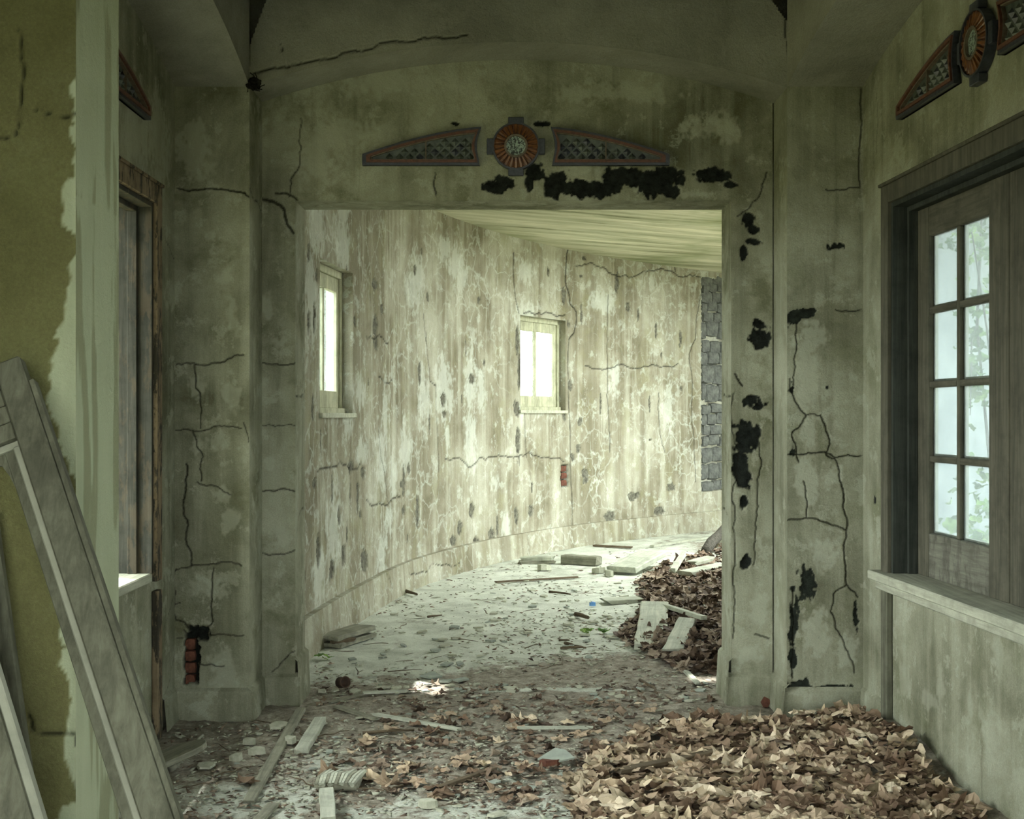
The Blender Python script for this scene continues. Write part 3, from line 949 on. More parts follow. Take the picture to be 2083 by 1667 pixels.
S.grid(lin(0, SL, 0.02), lin(0, 0.25, 0.0125), bfn, rnm, Wb, seed=77, rough=0.004)
S.grid(lin(0, SL, 0.05), lin(-0.02, 0.045, 0.03), btop, (0, 0, 1), Wear(1), seed=78, rough=0.001)
S.build('baseboard_curved', M_ring)


# exposed stones at the corridor's far end, each a piece of its own
def blob_mesh(name, w, h, d, seed, seg=2):
    bm = bmesh.new()
    bmesh.ops.create_cube(bm, size=1)
    bmesh.ops.subdivide_edges(bm, edges=bm.edges[:], cuts=1, use_grid_fill=True)
    r = random.Random(seed)
    for v in bm.verts:
        q = v.co.copy()
        k = 1 - 0.16 * (q.length - 0.5) / 0.37
        v.co = Vector((q.x * w * k * r.uniform(.84, 1.08), q.y * d * k * r.uniform(.9, 1.05), q.z * h * k * r.uniform(.84, 1.08)))
    me = bpy.data.meshes.new(name)
    bm.to_mesh(me); bm.free()
    return me


def place_ring(o, s, z, out=0.0):
    x, y = ring_p(s); tx, ty = ring_t(s)
    o.matrix_world = Matrix(((tx, -ty, 0, x + ty * out), (ty, tx, 0, y - tx * out), (0, 0, 1, z), (0, 0, 0, 1)))


rows = [(458, 498), (502, 542), (546, 596), (602, 652), (657, 706), (712, 800), (812, 880), (884, 952), (958, 1060), (1064, 1160), (1178, 1226), (1232, 1292), (1300, 1350), (1356, 1410), (1416, 1500), (1508, 1600), (1606, 1660)]
for i, (va, vb) in enumerate(rows):
    ya, yb = 400 + va / 2.778, 400 + vb / 2.778
    xs_ = [1429, 1447, 1466, 1486] if (vb - va) < 70 else [1429, 1452, 1478]
    if i % 2:
        xs_ = [1429, 1440, 1459, 1484]
    xs_ = [xs_[0] + random.uniform(-4, 3)] + [x + random.uniform(-5, 5) for x in xs_[1:]]
    for xa, xb in zip(xs_[:-1], xs_[1:]):
        jy = random.uniform(-3, 3)
        sa, za = ring_sv(xa - 0.6, yb + 1.4 + jy); sb, zb = ring_sv(xb + 0.6, ya - 1.4 + jy)
        me = blob_mesh('stone', sb - sa, zb - za, 0.10, i * 9 + int(xa))
        me.materials.append(M_stone)
        o = bpy.data.objects.new('stone', me); col.objects.link(o)
        place_ring(o, 0.5 * (sa + sb), 0.5 * (za + zb), -0.045 + random.uniform(-.01, .01))
        o.parent = ring_wall
for k in range(3):
    me = blob_mesh('brick', (bh1[0] - bh0[0]) * 0.75, (bh1[1] - bh0[1]) * 0.29, 0.07, 400 + k)
    me.materials.append(M_brick)
    o = bpy.data.objects.new('brick', me); col.objects.link(o)
    place_ring(o, 0.5 * (bh0[0] + bh1[0]), bh0[1] + (bh1[1] - bh0[1]) * (0.18 + 0.32 * k), -0.05)
    o.parent = ring_wall
pier_l = bpy.data.objects['wall_pier_left']
for k in range(4):
    me = blob_mesh('brick', 0.052, 0.058, 0.06, 500 + k)
    me.materials.append(M_brick)
    o = bpy.data.objects.new('brick', me); col.objects.link(o)
    p = on_y(384, 1386 - 24.5 * k, YP)
    o.location = (p.x, YP + 0.045, p.z)
    o.parent = pier_l

# corridor ceiling (board marked), inner wall with its openings, the unseen side that lets the daylight in
S = Surf()


def plank_relief(a, b_):
    t = (-a * math.sin(math.radians(28)) + b_ * math.cos(math.radians(28)))
    k = np.floor(t / 0.16)
    return (_hash(k.astype(np.int64), (0 * k).astype(np.int64), 3) - 0.5) * -0.012


HO = [(1.7, 3.4, 10.6, 11.5), (2.25, 4.1, 11.4, 12.4), (2.42, 4.5, 12.3, 13.3), (2.62, 4.9, 13.2, 14.3), (-0.74, -0.60, 8.15, 8.25)]   # added gaps, out of view, letting in skylight and a sun fleck
def merge(base, extra):
    keep_ = [b_ for b_ in base if min(abs(b_ - e) for e in extra) > 0.012]
    return np.array(sorted(set(keep_ + list(extra))))


gx = merge(lin(-1.9, 7.5, 0.04), sorted({h for q in HO for h in q[:2]}))
gy = merge(lin(6.88, 21.0, 0.04), sorted({h for q in HO for h in q[2:]}))
S.grid(gx, gy, lambda u, v: stack(u, v, ZC + 0 * u), (0, 0, -1), Wear(81), HO, seed=82, rough=0.004)
S.grid(gx[::4], gy[::4], lambda u, v: stack(u, v, ZC + 0.06 + 0 * u), (0, 0, 1), Wear(81), [(a - .1, b_ + .1, c_ - .1, d_ + .1) for a, b_, c_, d_ in HO], seed=82, rough=0)
S.build('ceiling', M_ceil)

IN = [(1.90, 6.88), (2.55, 8.6), (3.85, 10.2), (4.75, 11.9), (6.0, 13.3), (7.6, 14.4)]
S = Surf(); SO = Surf()
for iq, ((x0, y0), (x1, y1)) in enumerate(zip(IN[:-1], IN[1:])):
    L_ = math.hypot(x1 - x0, y1 - y0); tx, ty = (x1 - x0) / L_, (y1 - y0) / L_

    def fi(a, b_, z, x0=x0, y0=y0, tx=tx, ty=ty):
        return (x0 + tx * a + ty * b_, y0 + ty * a - tx * b_, z)
    tk = 0.10 if iq < 2 else 0.35
    S.box(-0.03, 0.18, 0, tk, 0, ZC, fi)
    S.box(L_ - 0.18, L_ + 0.03, 0, tk, 0, ZC, fi)
    S.box(0.18, L_ - 0.18, 0, tk, 2.9, ZC, fi)
    if iq in (0, 1, 4):
        S.box(0.18, L_ - 0.18, 0, tk, 0, 2.9, fi)
        if iq < 2:
            SO.box(-0.02, L_ + 0.02, 0.10, 0.14, -0.3, ZC + 0.3, fi)
        continue
S.box(7.5, 7.8, 14.3, 20.0, 0, ZC)
SO.build('wall_outside', M_ext_stone)
S.build('wall_inner', M_ring)

# ------------------------------------------------------------------ skirting of the vestibule
def skirting(name, runs, mat):
    S = Surf()
    for (x0, y0, x1, y1, h) in runs:
        L_ = math.hypot(x1 - x0, y1 - y0); tx, ty = (x1 - x0) / L_, (y1 - y0) / L_
        nx, ny = ty, -tx                 # towards the room

        def ff(u, v):
            k = 0.016 + 0.012 * (1 - v / h)
            return stack(x0 + tx * u + nx * k, y0 + ty * u + ny * k, v)

        def ft(u, v):
            return stack(x0 + tx * u + nx * (0.016 - v), y0 + ty * u + ny * (0.016 - v), h + v * 0.9)
        S.grid(lin(-0.027, L_ + 0.027, 0.012), lin(0, h, 0.012), ff, (nx, ny, 0), Wear(9), seed=int(h * 100 + x0 * 10), rough=0.003)
        S.grid(lin(-0.020, L_ + 0.020, 0.02), lin(0, 0.022, 0.011), ft, (nx, ny, 1), Wear(9), seed=3, rough=0.001)
    return S.build(name, mat)


skirting('baseboard_left', [(XL0, YP, XL1, YP, 0.145), (XL1, YP, XL1, YR, 0.145), (XL1, YR, OX0, YR, 0.15), (OX0, YR, OX0, YB, 0.23), (XL0, 6.06, XL0, YP, 0.15)], M_front)
skirting('baseboard_right', [(XR1, YP, XR0, YP, 0.145), (XR1, YR, XR1, YP, 0.16), (OX1, YR, XR1, YR, 0.15), (OX1, YB, OX1, YR, 0.23), (XR0, YP, XR0 + skew(6.0), 6.0, 0.15)], M_side)

# ------------------------------------------------------------------ floor
def mound(X, Y):
    """height of the leaf drifts"""
    X = np.asarray(X, float); Y = np.asarray(Y, float)
    wall = XR0 + SK * (YP - Y)
    d = wall - X
    along = smooth(5.0, 5.6, Y) * (1 - smooth(6.0, 6.30, Y))
    a = 0.11 * np.exp(-(np.maximum(d, 0) / 0.34) ** 2) * along
    a = a + 0.012 * np.exp(-(np.maximum(d, 0) / 0.95) ** 2) * smooth(3.8, 4.4, Y) * (1 - smooth(5.95, 6.35, Y))
    inner = 0.28 * smooth(0.0, 1.5, X - (0.55 + (Y - 7.6) * 0.10)) * smooth(7.35, 8.3, Y) * (1 - smooth(10.4, 12.5, Y))
    return a + inner


def litter(X, Y):
    """0 bare concrete .. 1 covered in dirt and leaf crumbs"""
    n = fbm(X * 1.7 + 9, Y * 1.1, 90, 4)
    front = (1 - smooth(6.9, 8.0, Y - X * 0.35))
    d = 0.20 + 0.60 * front
    d = d - 0.5 * np.exp(-(((X + 0.15) / 0.75) ** 2 + ((Y - 4.75) / 0.22) ** 2))
    d = d - 0.4 * np.exp(-(((X + 1.15) / 0.45) ** 2 + ((Y - 5.0) / 0.25) ** 2))
    d = d - 0.75 * np.exp(-(((X - 0.35) / 0.65) ** 2 + ((Y - 6.98) / 0.06) ** 2))
    d = d + 0.55 * np.exp(-(((X - 0.75) / 0.6) ** 2 + ((Y - 7.7) / 0.45) ** 2))
    d = d + 0.3 * smooth(0.9, 1.6, X - (Y - 7) * 0.10) * smooth(7, 8, Y)
    d = d - 0.22 * np.exp(-(((X + 0.1) / 0.9) ** 2 + ((Y - 9.6) / 1.8) ** 2))
    return np.clip(d + (n - 0.5) * 0.7 + (fbm(X * 7, Y * 4, 95, 4) - 0.5) * 0.6, 0, 1)


class FloorWear(Wear):
    def evaluate(self, U, V):
        l = litter(U, V)
        return l, np.zeros_like(l), np.zeros_like(l), np.zeros_like(l)


S = Surf()
ly = np.unique(np.concatenate([np.geomspace(2.6, 20.5, 560), [2.6]]))
S.grid(lin(-1.9, 6.5, 0.02), ly, lambda u, v: stack(u, v, 0 * u), (0, 0, 1), FloorWear(91), seed=92, rough=0.0,
       disp_fn=lambda a, b_: -(mound(a, b_) * 0.8 + (0.3 + litter(a, b_)) * ((fbm(a * 6, b_ * 6, 93, 4) - 0.5) * 0.03 + (fbm(a * 38, b_ * 30, 94, 3) - 0.5) * 0.014)))
S.box(-3.4, 3.4, -3.0, 2.6, -0.1, 0.0)
S.box(-2.05, 8, 2.6, 21, -0.3, -0.06)
S.build('floor', M_floor)
S = Surf()
S.box(-40, 40, -40, 60, -0.6, -0.32)
S.build('ground', M_ground)

# ================================================================== things
class MB:
    """boxes, prisms and tubes gathered into ONE mesh"""
    def __init__(self):
        self.bm = bmesh.new()

    def box(self, a0, a1, b0, b1, c0, c1, fn=None):
        vs_ = [self.bm.verts.new(fn(a, b_, c_) if fn else (a, b_, c_)) for a in (a0, a1) for b_ in (b0, b1) for c_ in (c0, c1)]
        for f in ((0, 1, 3, 2), (4, 6, 7, 5), (0, 4, 5, 1), (2, 3, 7, 6), (0, 2, 6, 4), (1, 5, 7, 3)):
            self.bm.faces.new([vs_[i] for i in f])
        return self

    def prism(self, poly, b0, b1, fn=None, shrink=None):
        """poly in (a, c); extruded over b"""
        A = [self.bm.verts.new(fn(a, b0, c_) if fn else (a, b0, c_)) for a, c_ in poly]
        pl = shrink or poly
        B = [self.bm.verts.new(fn(a, b1, c_) if fn else (a, b1, c_)) for a, c_ in pl]
        n = len(poly)
        self.bm.faces.new(A); self.bm.faces.new(B[::-1])
        for i in range(n):
            self.bm.faces.new((A[i], B[i], B[(i + 1) % n], A[(i + 1) % n]))
        return self

    def band(self, outer, inner, b0, b1, fn=None):
        """flat frame between two outlines of equal count, standing from b0 to b1"""
        g = lambda p, b_: self.bm.verts.new(fn(p[0], b_, p[1]) if fn else (p[0], b_, p[1]))
        n = len(outer)
        O0 = [g(p, b0) for p in outer]; O1 = [g(p, b1) for p in outer]
        I0 = [g(p, b0) for p in inner]; I1 = [g(p, b1) for p in inner]
        for i in range(n):
            j = (i + 1) % n
            self.bm.faces.new((O1[i], O1[j], I1[j], I1[i]))
            self.bm.faces.new((O0[i], O0[j], O1[j], O1[i]))
            self.bm.faces.new((I1[i], I1[j], I0[j], I0[i]))
        return self

    def tube(self, pts, rad, n=7):
        pts = [Vector(p) for p in pts]
        rad = rad if isinstance(rad, (list, tuple)) else [rad] * len(pts)
        rings = []
        for i, p in enumerate(pts):
            d = (pts[min(i + 1, len(pts) - 1)] - pts[max(i - 1, 0)]).normalized()
            s_ = d.cross(Vector((0, 0, 1)))
            if s_.length < 1e-4:
                s_ = Vector((1, 0, 0))
            s_.normalize(); t_ = s_.cross(d)
            rings.append([self.bm.verts.new(p + (s_ * math.cos(k * 2 * math.pi / n) + t_ * math.sin(k * 2 * math.pi / n)) * rad[i]) for k in range(n)])
        for A, B in zip(rings[:-1], rings[1:]):
            for k in range(n):
                self.bm.faces.new((A[k], A[(k + 1) % n], B[(k + 1) % n], B[k]))
        self.bm.faces.new(rings[0][::-1]); self.bm.faces.new(rings[-1])
        return self

    def build(self, name, mat, parent=None, bevel=0.0, smooth_=False):
        bmesh.ops.recalc_face_normals(self.bm, faces=self.bm.faces[:])
        if bevel:
            bmesh.ops.bevel(self.bm, geom=self.bm.edges[:], offset=bevel, segments=1, affect='EDGES', clamp_overlap=True)
        me = bpy.data.meshes.new(name)
        self.bm.to_mesh(me); self.bm.free()
        if smooth_:
            me.polygons.foreach_set('use_smooth', [True] * len(me.polygons))
        me.materials.append(mat)
        o = bpy.data.objects.new(name, me)
        col.objects.link(o)
        if parent:
            o.parent = parent
        return o


def tag(o, label=None, cat=None, group=None, kind=None):
    for k, v in (('label', label), ('category', cat), ('group', group), ('kind', kind)):
        if v:
            o[k] = v
    return o


def empty(name, loc):
    o = bpy.data.objects.new(name, None)
    o.empty_display_size = 0.1
    o.location = loc
    col.objects.link(o)
    return o


# ------------------------------------------------------------------ side windows of the vestibule
def side_window(name, fn, casing_m, jamb_m, sill_m, sash):
    m = MB()
    m.box(WY1, WY1 + 0.085, -0.028, 0.0, WZ0 - 0.04, WZ1 + 0.085, fn).box(WY0 - 0.085, WY0, -0.028, 0.0, WZ0 - 0.04, WZ1 + 0.085, fn)
    m.box(WY0, WY1, -0.028, 0.0, WZ1, WZ1 + 0.085, fn)
    m.box(WY0 - 0.1, WY1 + 0.1, -0.036, 0.0, WZ1 + 0.085, WZ1 + 0.10, fn)
    root = tag(m.build(name, casing_m, None, 0.003), kind='structure')
    j = MB()
    j.box(WY1 - 0.022, WY1, -0.01, 0.20, WZ0, WZ1, fn).box(WY0, WY0 + 0.022, -0.01, 0.20, WZ0, WZ1, fn).box(WY0 + 0.022, WY1 - 0.022, -0.01, 0.20, WZ1 - 0.022, WZ1, fn)
    j.build('jamb', jamb_m, root, 0.002)
    j = MB()
    j.box(WY1 - 0.04, WY1 - 0.022, 0.055, 0.10, WZ0, WZ1 - 0.022, fn).box(WY0 + 0.022, WY0 + 0.04, 0.055, 0.10, WZ0, WZ1 - 0.022, fn).box(WY0 + 0.04, WY1 - 0.04, 0.055, 0.10, WZ1 - 0.045, WZ1 - 0.022, fn)
    j.build('stop_moulding', jamb_m, root, 0.003)
    j = MB()
    if sash:
        j.box(WY0 - 0.13, WY1 + 0.13, -0.075, 0.22, WZ0 - 0.042, WZ0, fn).box(WY0 - 0.11, WY1 + 0.11, -0.045, -0.0, WZ0 - 0.085, WZ0 - 0.042, fn)
    else:
        j.box(WY0, WY1, -0.006, 0.30, WZ0 - 0.042, WZ0, fn)
    j.build('sill', sill_m, root, 0.005)
    for a in (WY1 + 0.005, WY0 - 0.085):
        MB().box(a, a + 0.075, -0.030, 0.0, 0.0, WZ0 - 0.085, fn).build('post', M_tan_z if sash is None else M_wood_z, root, 0.004)
    if sash:
        for (lo, hi, flip) in ((4.915, WY1 - 0.024, 0), (WY0 + 0.024, 4.905, 1)):
            t0, t1 = (0.175, 0.135) if not flip else (0.135, 0.175)          # meeting stile, hanging stile
            k = MB()
            k.box(lo, lo + t0, 0.10, 0.145, WZ0, WZ1 - 0.024, fn).box(hi - t1, hi, 0.10, 0.145, WZ0, WZ1 - 0.024, fn)
            sh = k.build('sash', M_sash_z, root, 0.003)
            a0, a1 = lo + t0, hi - t1
            zb, zt = 0.973, 2.30
            MB().box(a0, a1, 0.102, 0.143, WZ0, zb, fn).build('bottom_rail', M_rail, sh, 0.003)
            MB().box(a0, a1, 0.102, 0.143, zt, WZ1 - 0.024, fn).build('top_rail', M_sash_y, sh, 0.003)
            am = 0.5 * (a0 + a1)
            MB().box(am - 0.014, am + 0.014, 0.104, 0.140, zb, zt, fn).build('muntin', M_sash_z, sh, 0.004)
            zz = [zb + (zt - zb) * i / 4 for i in range(5)]
            for z in zz[1:-1]:
                MB().box(a0, am - 0.014, 0.104, 0.140, z - 0.014, z + 0.014, fn).box(am + 0.014, a1, 0.104, 0.140, z - 0.014, z + 0.014, fn).build('muntin', M_sash_y, sh, 0.004)
            for i in range(4):
                for (p0, p1) in ((a0, am - 0.014), (am + 0.014, a1)):
                    lo_z = zz[i] + (0.014 if i else 0); hi_z = zz[i + 1] - (0.014 if i < 3 else 0)
                    MB().box(p0, p1, 0.123, 0.127, lo_z, hi_z, fn).build('pane', M_glass, sh)
                    # strips of old putty with flaked cream paint round each pane
                    q = MB()
                    q.box(p0, p0 + 0.012, 0.127, 0.140, lo_z, hi_z, fn).box(p1 - 0.012, p1, 0.127, 0.140, lo_z, hi_z, fn).box(p0 + 0.012, p1 - 0.012, 0.127, 0.140, lo_z, lo_z + 0.01, fn)
                    q.build('putty', M_cream, sh)
    return root


side_window('window_3', lambda a, b_, c_: (XR0 + skew(a) + b_, a, c_), M_sash_z, M_dark_z, M_sill, True)
side_window('window_4', lambda a, b_, c_: (XL0 - b_, a, c_), M_tan_z, M_jamb_z, M_sill, None)

# ------------------------------------------------------------------ small windows of the curved wall
for i, (sa, sb, z0, z1) in enumerate(wins):
    sm = 0.5 * (sa + sb); hw = 0.5 * (sb - sa)
    h = z1 - z0
    f = MB()
    f.box(-hw, -hw + 0.045, 0.07, 0.17, 0, h).box(hw - 0.045, hw, 0.07, 0.17, 0, h).box(-hw, hw, 0.07, 0.17, h - 0.05, h).box(-hw, hw, 0.05, 0.18, 0, 0.04)
    root = f.build('window_%d' % (i + 1), M_cream, None, 0.003)
    tag(root, kind='structure')
    place_ring(root, sm, z0)
    k = MB()
    k.box(-hw + 0.045, -hw + 0.10, 0.09, 0.13, 0.04, h - 0.05).box(hw - 0.10, hw - 0.045, 0.09, 0.13, 0.04, h - 0.05)
    sh = k.build('sash', M_cream, root, 0.003)
    MB().box(-hw + 0.10, hw - 0.10, 0.09, 0.13, 0.04, 0.16).build('bottom_rail', M_cream, sh, 0.003)
    MB().box(-hw + 0.10, hw - 0.10, 0.09, 0.13, h - 0.15, h - 0.05).build('top_rail', M_cream, sh, 0.003)
    MB().box(-0.022, 0.022, 0.092, 0.128, 0.16, h - 0.15).build('mullion', M_cream, sh, 0.003)
    for a0, a1 in ((-hw + 0.10, -0.022), (0.022, hw - 0.10)):
        MB().box(a0, a1, 0.108, 0.112, 0.16, h - 0.15).build('pane', M_glass_far, sh)
    MB().box(-hw - 0.02, hw + 0.02, -0.03, 0.07, -0.03, 0.004).build('sill', M_chip, root, 0.004)

# ------------------------------------------------------------------ glazed clay ornaments
def ornament(center, ax, out, sc, label):
    ax = Vector(ax); out = Vector(out)
    fn = lambda a, b_, c_: ax * (a * sc) + out * (b_ * sc) + Vector((0, 0, c_ * sc))
    root = tag(empty('tile_ornament', center), label, 'ornament', 'glazed ornaments above the openings')

    def top(x, m):                     # upper edge of a wing, x = distance from the middle
        t = (x - 0.165) / 0.625
        return 0.100 - 0.14 * t ** 1.55 - m

    def outline(m, sg, n=14):
        x0, x1, zb = 0.180 + m * 0.9, 0.790 - m * 1.6, -0.097 + m
        P = []
        for k in range(n + 1):
            x = x0 + (x1 - x0) * k / n
            P.append((x, top(x, m)))
        P.append((x1, zb)); P.append((x0 + 0.006, zb))
        for k in range(1, 5):
            zz = zb + (top(x0, m) - zb) * k / 5
            P.append((x0 + 0.022 * math.sin(math.pi * k / 5), zz))
        return [(sg * a, c_) for a, c_ in P]

    for sg in (-1, 1):
        w = MB().prism(outline(0, sg), 0.0, 0.012, fn).build('wing', M_glaze_grey, root)
        MB().band(outline(0, sg), outline(0.013, sg), 0.0, 0.030, fn).build('blue_border', M_glaze_blue, w)
        MB().band(outline(0.013, sg), outline(0.026, sg), 0.0, 0.038, fn).build('red_moulding', M_glaze_red, w)
        MB().band(outline(0.026, sg), outline(0.031, sg), 0.0, 0.028, fn).build('tan_fillet', M_glaze_trim, w)
        xj = 0.46
        MB().box(min(sg * xj, sg * (xj + 0.006)), max(sg * xj, sg * (xj + 0.006)), 0.012, 0.026, -0.066, top(xj, 0.031), fn).build('joint', M_glaze_trim, w)
        p = 0.052
        for ix in range(26):
            for iz in range(-4, 6):
                x = 0.235 + ix * p / 2; z = -0.066 + iz * p / 2 + p * 0.25
                if (ix + iz) % 2:
                    continue
                r_ = 0.40 * p
                if z - r_ < -0.075 or z + r_ > top(x + r_, 0.024) or x - r_ < 0.21 or x + r_ > 0.75:
                    continue
                d = MB()
                vs_ = [d.bm.verts.new(fn(sg * (x + u * r_), 0.012, z + v * r_)) for u, v in ((1, 0), (0, 1), (-1, 0), (0, -1))]
                ap = d.bm.verts.new(fn(sg * x, 0.026, z))
                for k in range(4):
                    d.bm.faces.new((vs_[k], vs_[(k + 1) % 4], ap))
                d.build('lattice_tile', M_glaze_grey if random.random() < 0.7 else M_glaze_blue, w)
    circ = lambda r, n=32: [(r * math.cos(2 * math.pi * k / n), r * math.sin(2 * math.pi * k / n)) for k in range(n)]
    md = MB().prism(circ(0.121), 0, 0.030, fn, circ(0.114)).build('medallion', M_glaze_red, root)
    for k in range(24):
        a = 2 * math.pi * k / 24; da = math.pi / 24 * 0.86
        P = [(0.062, -da), (0.108, -da), (0.115, 0), (0.108, da), (0.062, da)]
        d = MB()
        lo = [d.bm.verts.new(fn(r_ * math.cos(a + t_), 0.030, r_ * math.sin(a + t_))) for r_, t_ in P]
        hi = [d.bm.verts.new(fn(r_ * math.cos(a + t_ * 0.5), 0.046 - 0.012 * (r_ - 0.062) / 0.05, r_ * math.sin(a + t_ * 0.5))) for r_, t_ in P]
        d.bm.faces.new(hi)
        for q in range(5):
            d.bm.faces.new((lo[q], lo[(q + 1) % 5], hi[(q + 1) % 5], hi[q]))
        d.build('petal', M_glaze_orange, md)
    MB().band(circ(0.060), circ(0.050), 0.0, 0.046, fn).build('inner_ring', M_glaze_trim, md)
    MB().band(circ(0.122), circ(0.114), 0.0, 0.040, fn).build('rim', M_glaze_blue, md)
    MB().prism(circ(0.050), 0.02, 0.034, fn).build('centre_disc', M_core, md)
    for (a0, a1, c0, c1) in ((-0.04, 0.04, 0.116, 0.150), (-0.04, 0.04, -0.150, -0.116), (-0.150, -0.116, -0.04, 0.04), (0.116, 0.150, -0.04, 0.04)):
        t_ = MB().box(a0, a1, 0, 0.034, c0, c1, fn).build('tab', M_glaze_blue, root, 0.003)
    return root


ornament((0.02, YR - 0.002, 2.883), (1, 0, 0), (0, -1, 0), 1.0, 'glazed clay ornament with orange medallion above the wide corridor doorway')
ornament((XR0 + skew(4.91) - 0.002, 4.91, 2.93), Vector((-SK, 1, 0)).normalized(), Vector((-1, -SK, 0)).normalized(), 1.06, 'glazed clay ornament with orange medallion above the eight-pane window')
ornament((XL0 + 0.002, 4.91, 2.93), (0, 1, 0), (1, 0, 0), 1.06, 'glazed clay ornament above the tan framed window, half hidden by olive wall')

# ------------------------------------------------------------------ planks, laths and sticks
def plank(name, p0, p1, w, t, mat, label, cat='plank', group=None, roll=0.0, rag=0.25, seg=6, parts=None):
    p0 = Vector(p0); p1 = Vector(p1)
    L_ = (p1 - p0).length
    r = random.Random(label)
    bm = bmesh.new()
    rings = []
    for i in range(seg + 1):
        x = L_ * i / seg
        e = 0 if 0 < i < seg else 1
        ww = w * (1 + r.uniform(-.05, .05)); o_ = r.uniform(-.02, .02) * w; dz = r.uniform(-.06, .06) * t
        pr = [(-ww / 2 + o_, 0), (ww / 2 + o_, 0), (ww / 2 + o_, t * 0.85 + dz), (ww / 2 * 0.9 + o_, t + dz), (-ww / 2 * 0.9 + o_, t + dz), (-ww / 2 + o_, t * 0.85 + dz)]
        rings.append([bm.verts.new((x + (r.uniform(-rag, rag) * w if e else 0), y, z)) for y, z in pr])
    for A, B in zip(rings[:-1], rings[1:]):
        for k in range(6):
            bm.faces.new((A[k], A[(k + 1) % 6], B[(k + 1) % 6], B[k]))
    bm.faces.new(rings[0][::-1]); bm.faces.new(rings[-1])
    bmesh.ops.recalc_face_normals(bm, faces=bm.faces[:])
    me = bpy.data.meshes.new(name); bm.to_mesh(me); bm.free()
    me.materials.append(mat)
    o = bpy.data.objects.new(name, me); col.objects.link(o)
    X = (p1 - p0).normalized()
    Yv = Vector((0, 0, 1)).cross(X).normalized()
    Z = X.cross(Yv)
    R = Matrix((X, Yv, Z)).transposed().to_4x4()
    o.matrix_world = Matrix.Translation(p0) @ R @ Matrix.Rotation(roll, 4, 'X')
    return tag(o, label, cat, group)


def fl(x, y, z=0.006):
    return on_floor(x, y, z)


def stick(name, pts, r0, mat, label, cat='stick', group=None):
    P = [Vector(p) for p in pts]
    base = P[0].copy()
    rr = random.Random(label)
    Q = []
    for a, b_ in zip(P[:-1], P[1:]):
        for k in range(3):
            q = a.lerp(b_, k / 3)
            Q.append(q - base + Vector((rr.uniform(-1, 1), rr.uniform(-1, 1), rr.uniform(0, .5))) * r0 * 0.6)
    Q.append(P[-1] - base)
    rad = [r0 * (1 - 0.45 * i / (len(Q) - 1)) * rr.uniform(.85, 1.1) for i in range(len(Q))]
    o = MB().tube(Q, rad, 6).build(name, mat, None, 0, True)
    o.location = base + Vector((0, 0, r0 * 0.8))
    return tag(o, label, cat, group)


plank('lath', fl(505, 1636), fl(612, 1446), 0.045, 0.016, M_wood_x, 'long grey lath lying from the left pier base towards the dusty foreground', 'lath')
plank('board_offcut', fl(612, 1534), fl(651, 1470), 0.060, 0.026, M_pale_x, 'short pale board offcut with a nail hole beside the long lath', 'board')
plank('lath', fl(684, 1440), fl(764, 1466), 0.035, 0.012, M_wood_x, 'short grey lath with a pointed end lying before the doorway', 'lath')
plank('lath', fl(763, 1456), fl(934, 1487), 0.030, 0.012, M_pale_x, 'thin pale lath running on from the short pointed lath', 'lath')
plank('splinter', fl(1052, 1484), fl(1206, 1483, 0.012), 0.022, 0.012, M_pale_x, 'pale split splinter of wood lying level among leaf crumbs', 'splinter')
plank('slat', fl(892, 1606), fl(1004, 1566), 0.030, 0.012, M_brown_x, 'dark flat slat pointing at the pale slate shard', 'slat')
plank('post_stub', fl(668, 1690, 0.01), fl(664, 1630, 0.01), 0.055, 0.05, M_pale_x, 'whitish square post stub with a chamfered end below the rotten timber', 'post')
plank('slat', fl(510, 1690), fl(555, 1640), 0.045, 0.012, M_wood_x, 'broken slat lying between the olive wall and the whitish post stub', 'slat')
stick('stick', [fl(740, 1496), fl(790, 1491), fl(842, 1489)], 0.009, M_brown_x, 'reddish brown stick lying below the thin pale lath')
plank('slat', fl(1255, 1573, 0.03), fl(1470, 1529, 0.04), 0.045, 0.014, M_brown_x, 'dark slat half buried in the dry leaf drift', 'slat')
stick('stick', [fl(348, 1572), fl(380, 1535), fl(412, 1502)], 0.014, M_wood_x, 'rounded grey stick beside the round-ended board by the left wall')
# corridor
pA = fl(664, 1318); pB = fl(738, 1294)
plank('board_offcut', pA, pB, 0.20, 0.028, M_wood_x, 'lower grey board of a small stack against the curved wall plinth', 'board', rag=0.05)
plank('board_offcut', pA + Vector((0, 0, 0.045)), pB + Vector((0.01, 0, 0.045)), 0.17, 0.03, M_wood_x, 'upper pale grey board of a small stack against the curved wall plinth', 'board', rag=0.05)
plank('batten', pA + Vector((0.03, -0.02, 0.026)), pA + Vector((0.16, 0.10, 0.026)), 0.04, 0.022, M_brown_x, 'dark batten wedged between two stacked grey boards', 'batten')
plank('lath', fl(1008, 1186), fl(1174, 1176), 0.035, 0.014, M_brown_x, 'long thin lath lying across the corridor before the timber blocks', 'lath')
plank('timber_block', fl(1145, 1146), fl(1217, 1150), 0.14, 0.085, M_wood_x, 'dark weathered timber block lying below the wide wall crack', 'timber', rag=0.05)
plank('plank', fl(1058, 1147), fl(1126, 1146), 0.10, 0.03, M_wood_x, 'lower grey plank under a rubble lump by the curved wall', 'plank')
plank('plank', fl(1062, 1141, 0.03), fl(1126, 1140, 0.04), 0.10, 0.04, M_pale_x, 'upper pale plank beside the dark timber block', 'plank')
plank('plank', fl(1265, 1164, 0.03), fl(1326, 1131, 0.10), 0.30, 0.05, M_pale_x, 'wide pale slab of board propped in leaves near a lone pole', 'plank', rag=0.1)
plank('pole', fl(1368, 1166, 0.06), fl(1390, 1131, 0.14), 0.05, 0.04, M_pale_x, 'pale straight batten standing out of the leaf heap', 'batten')
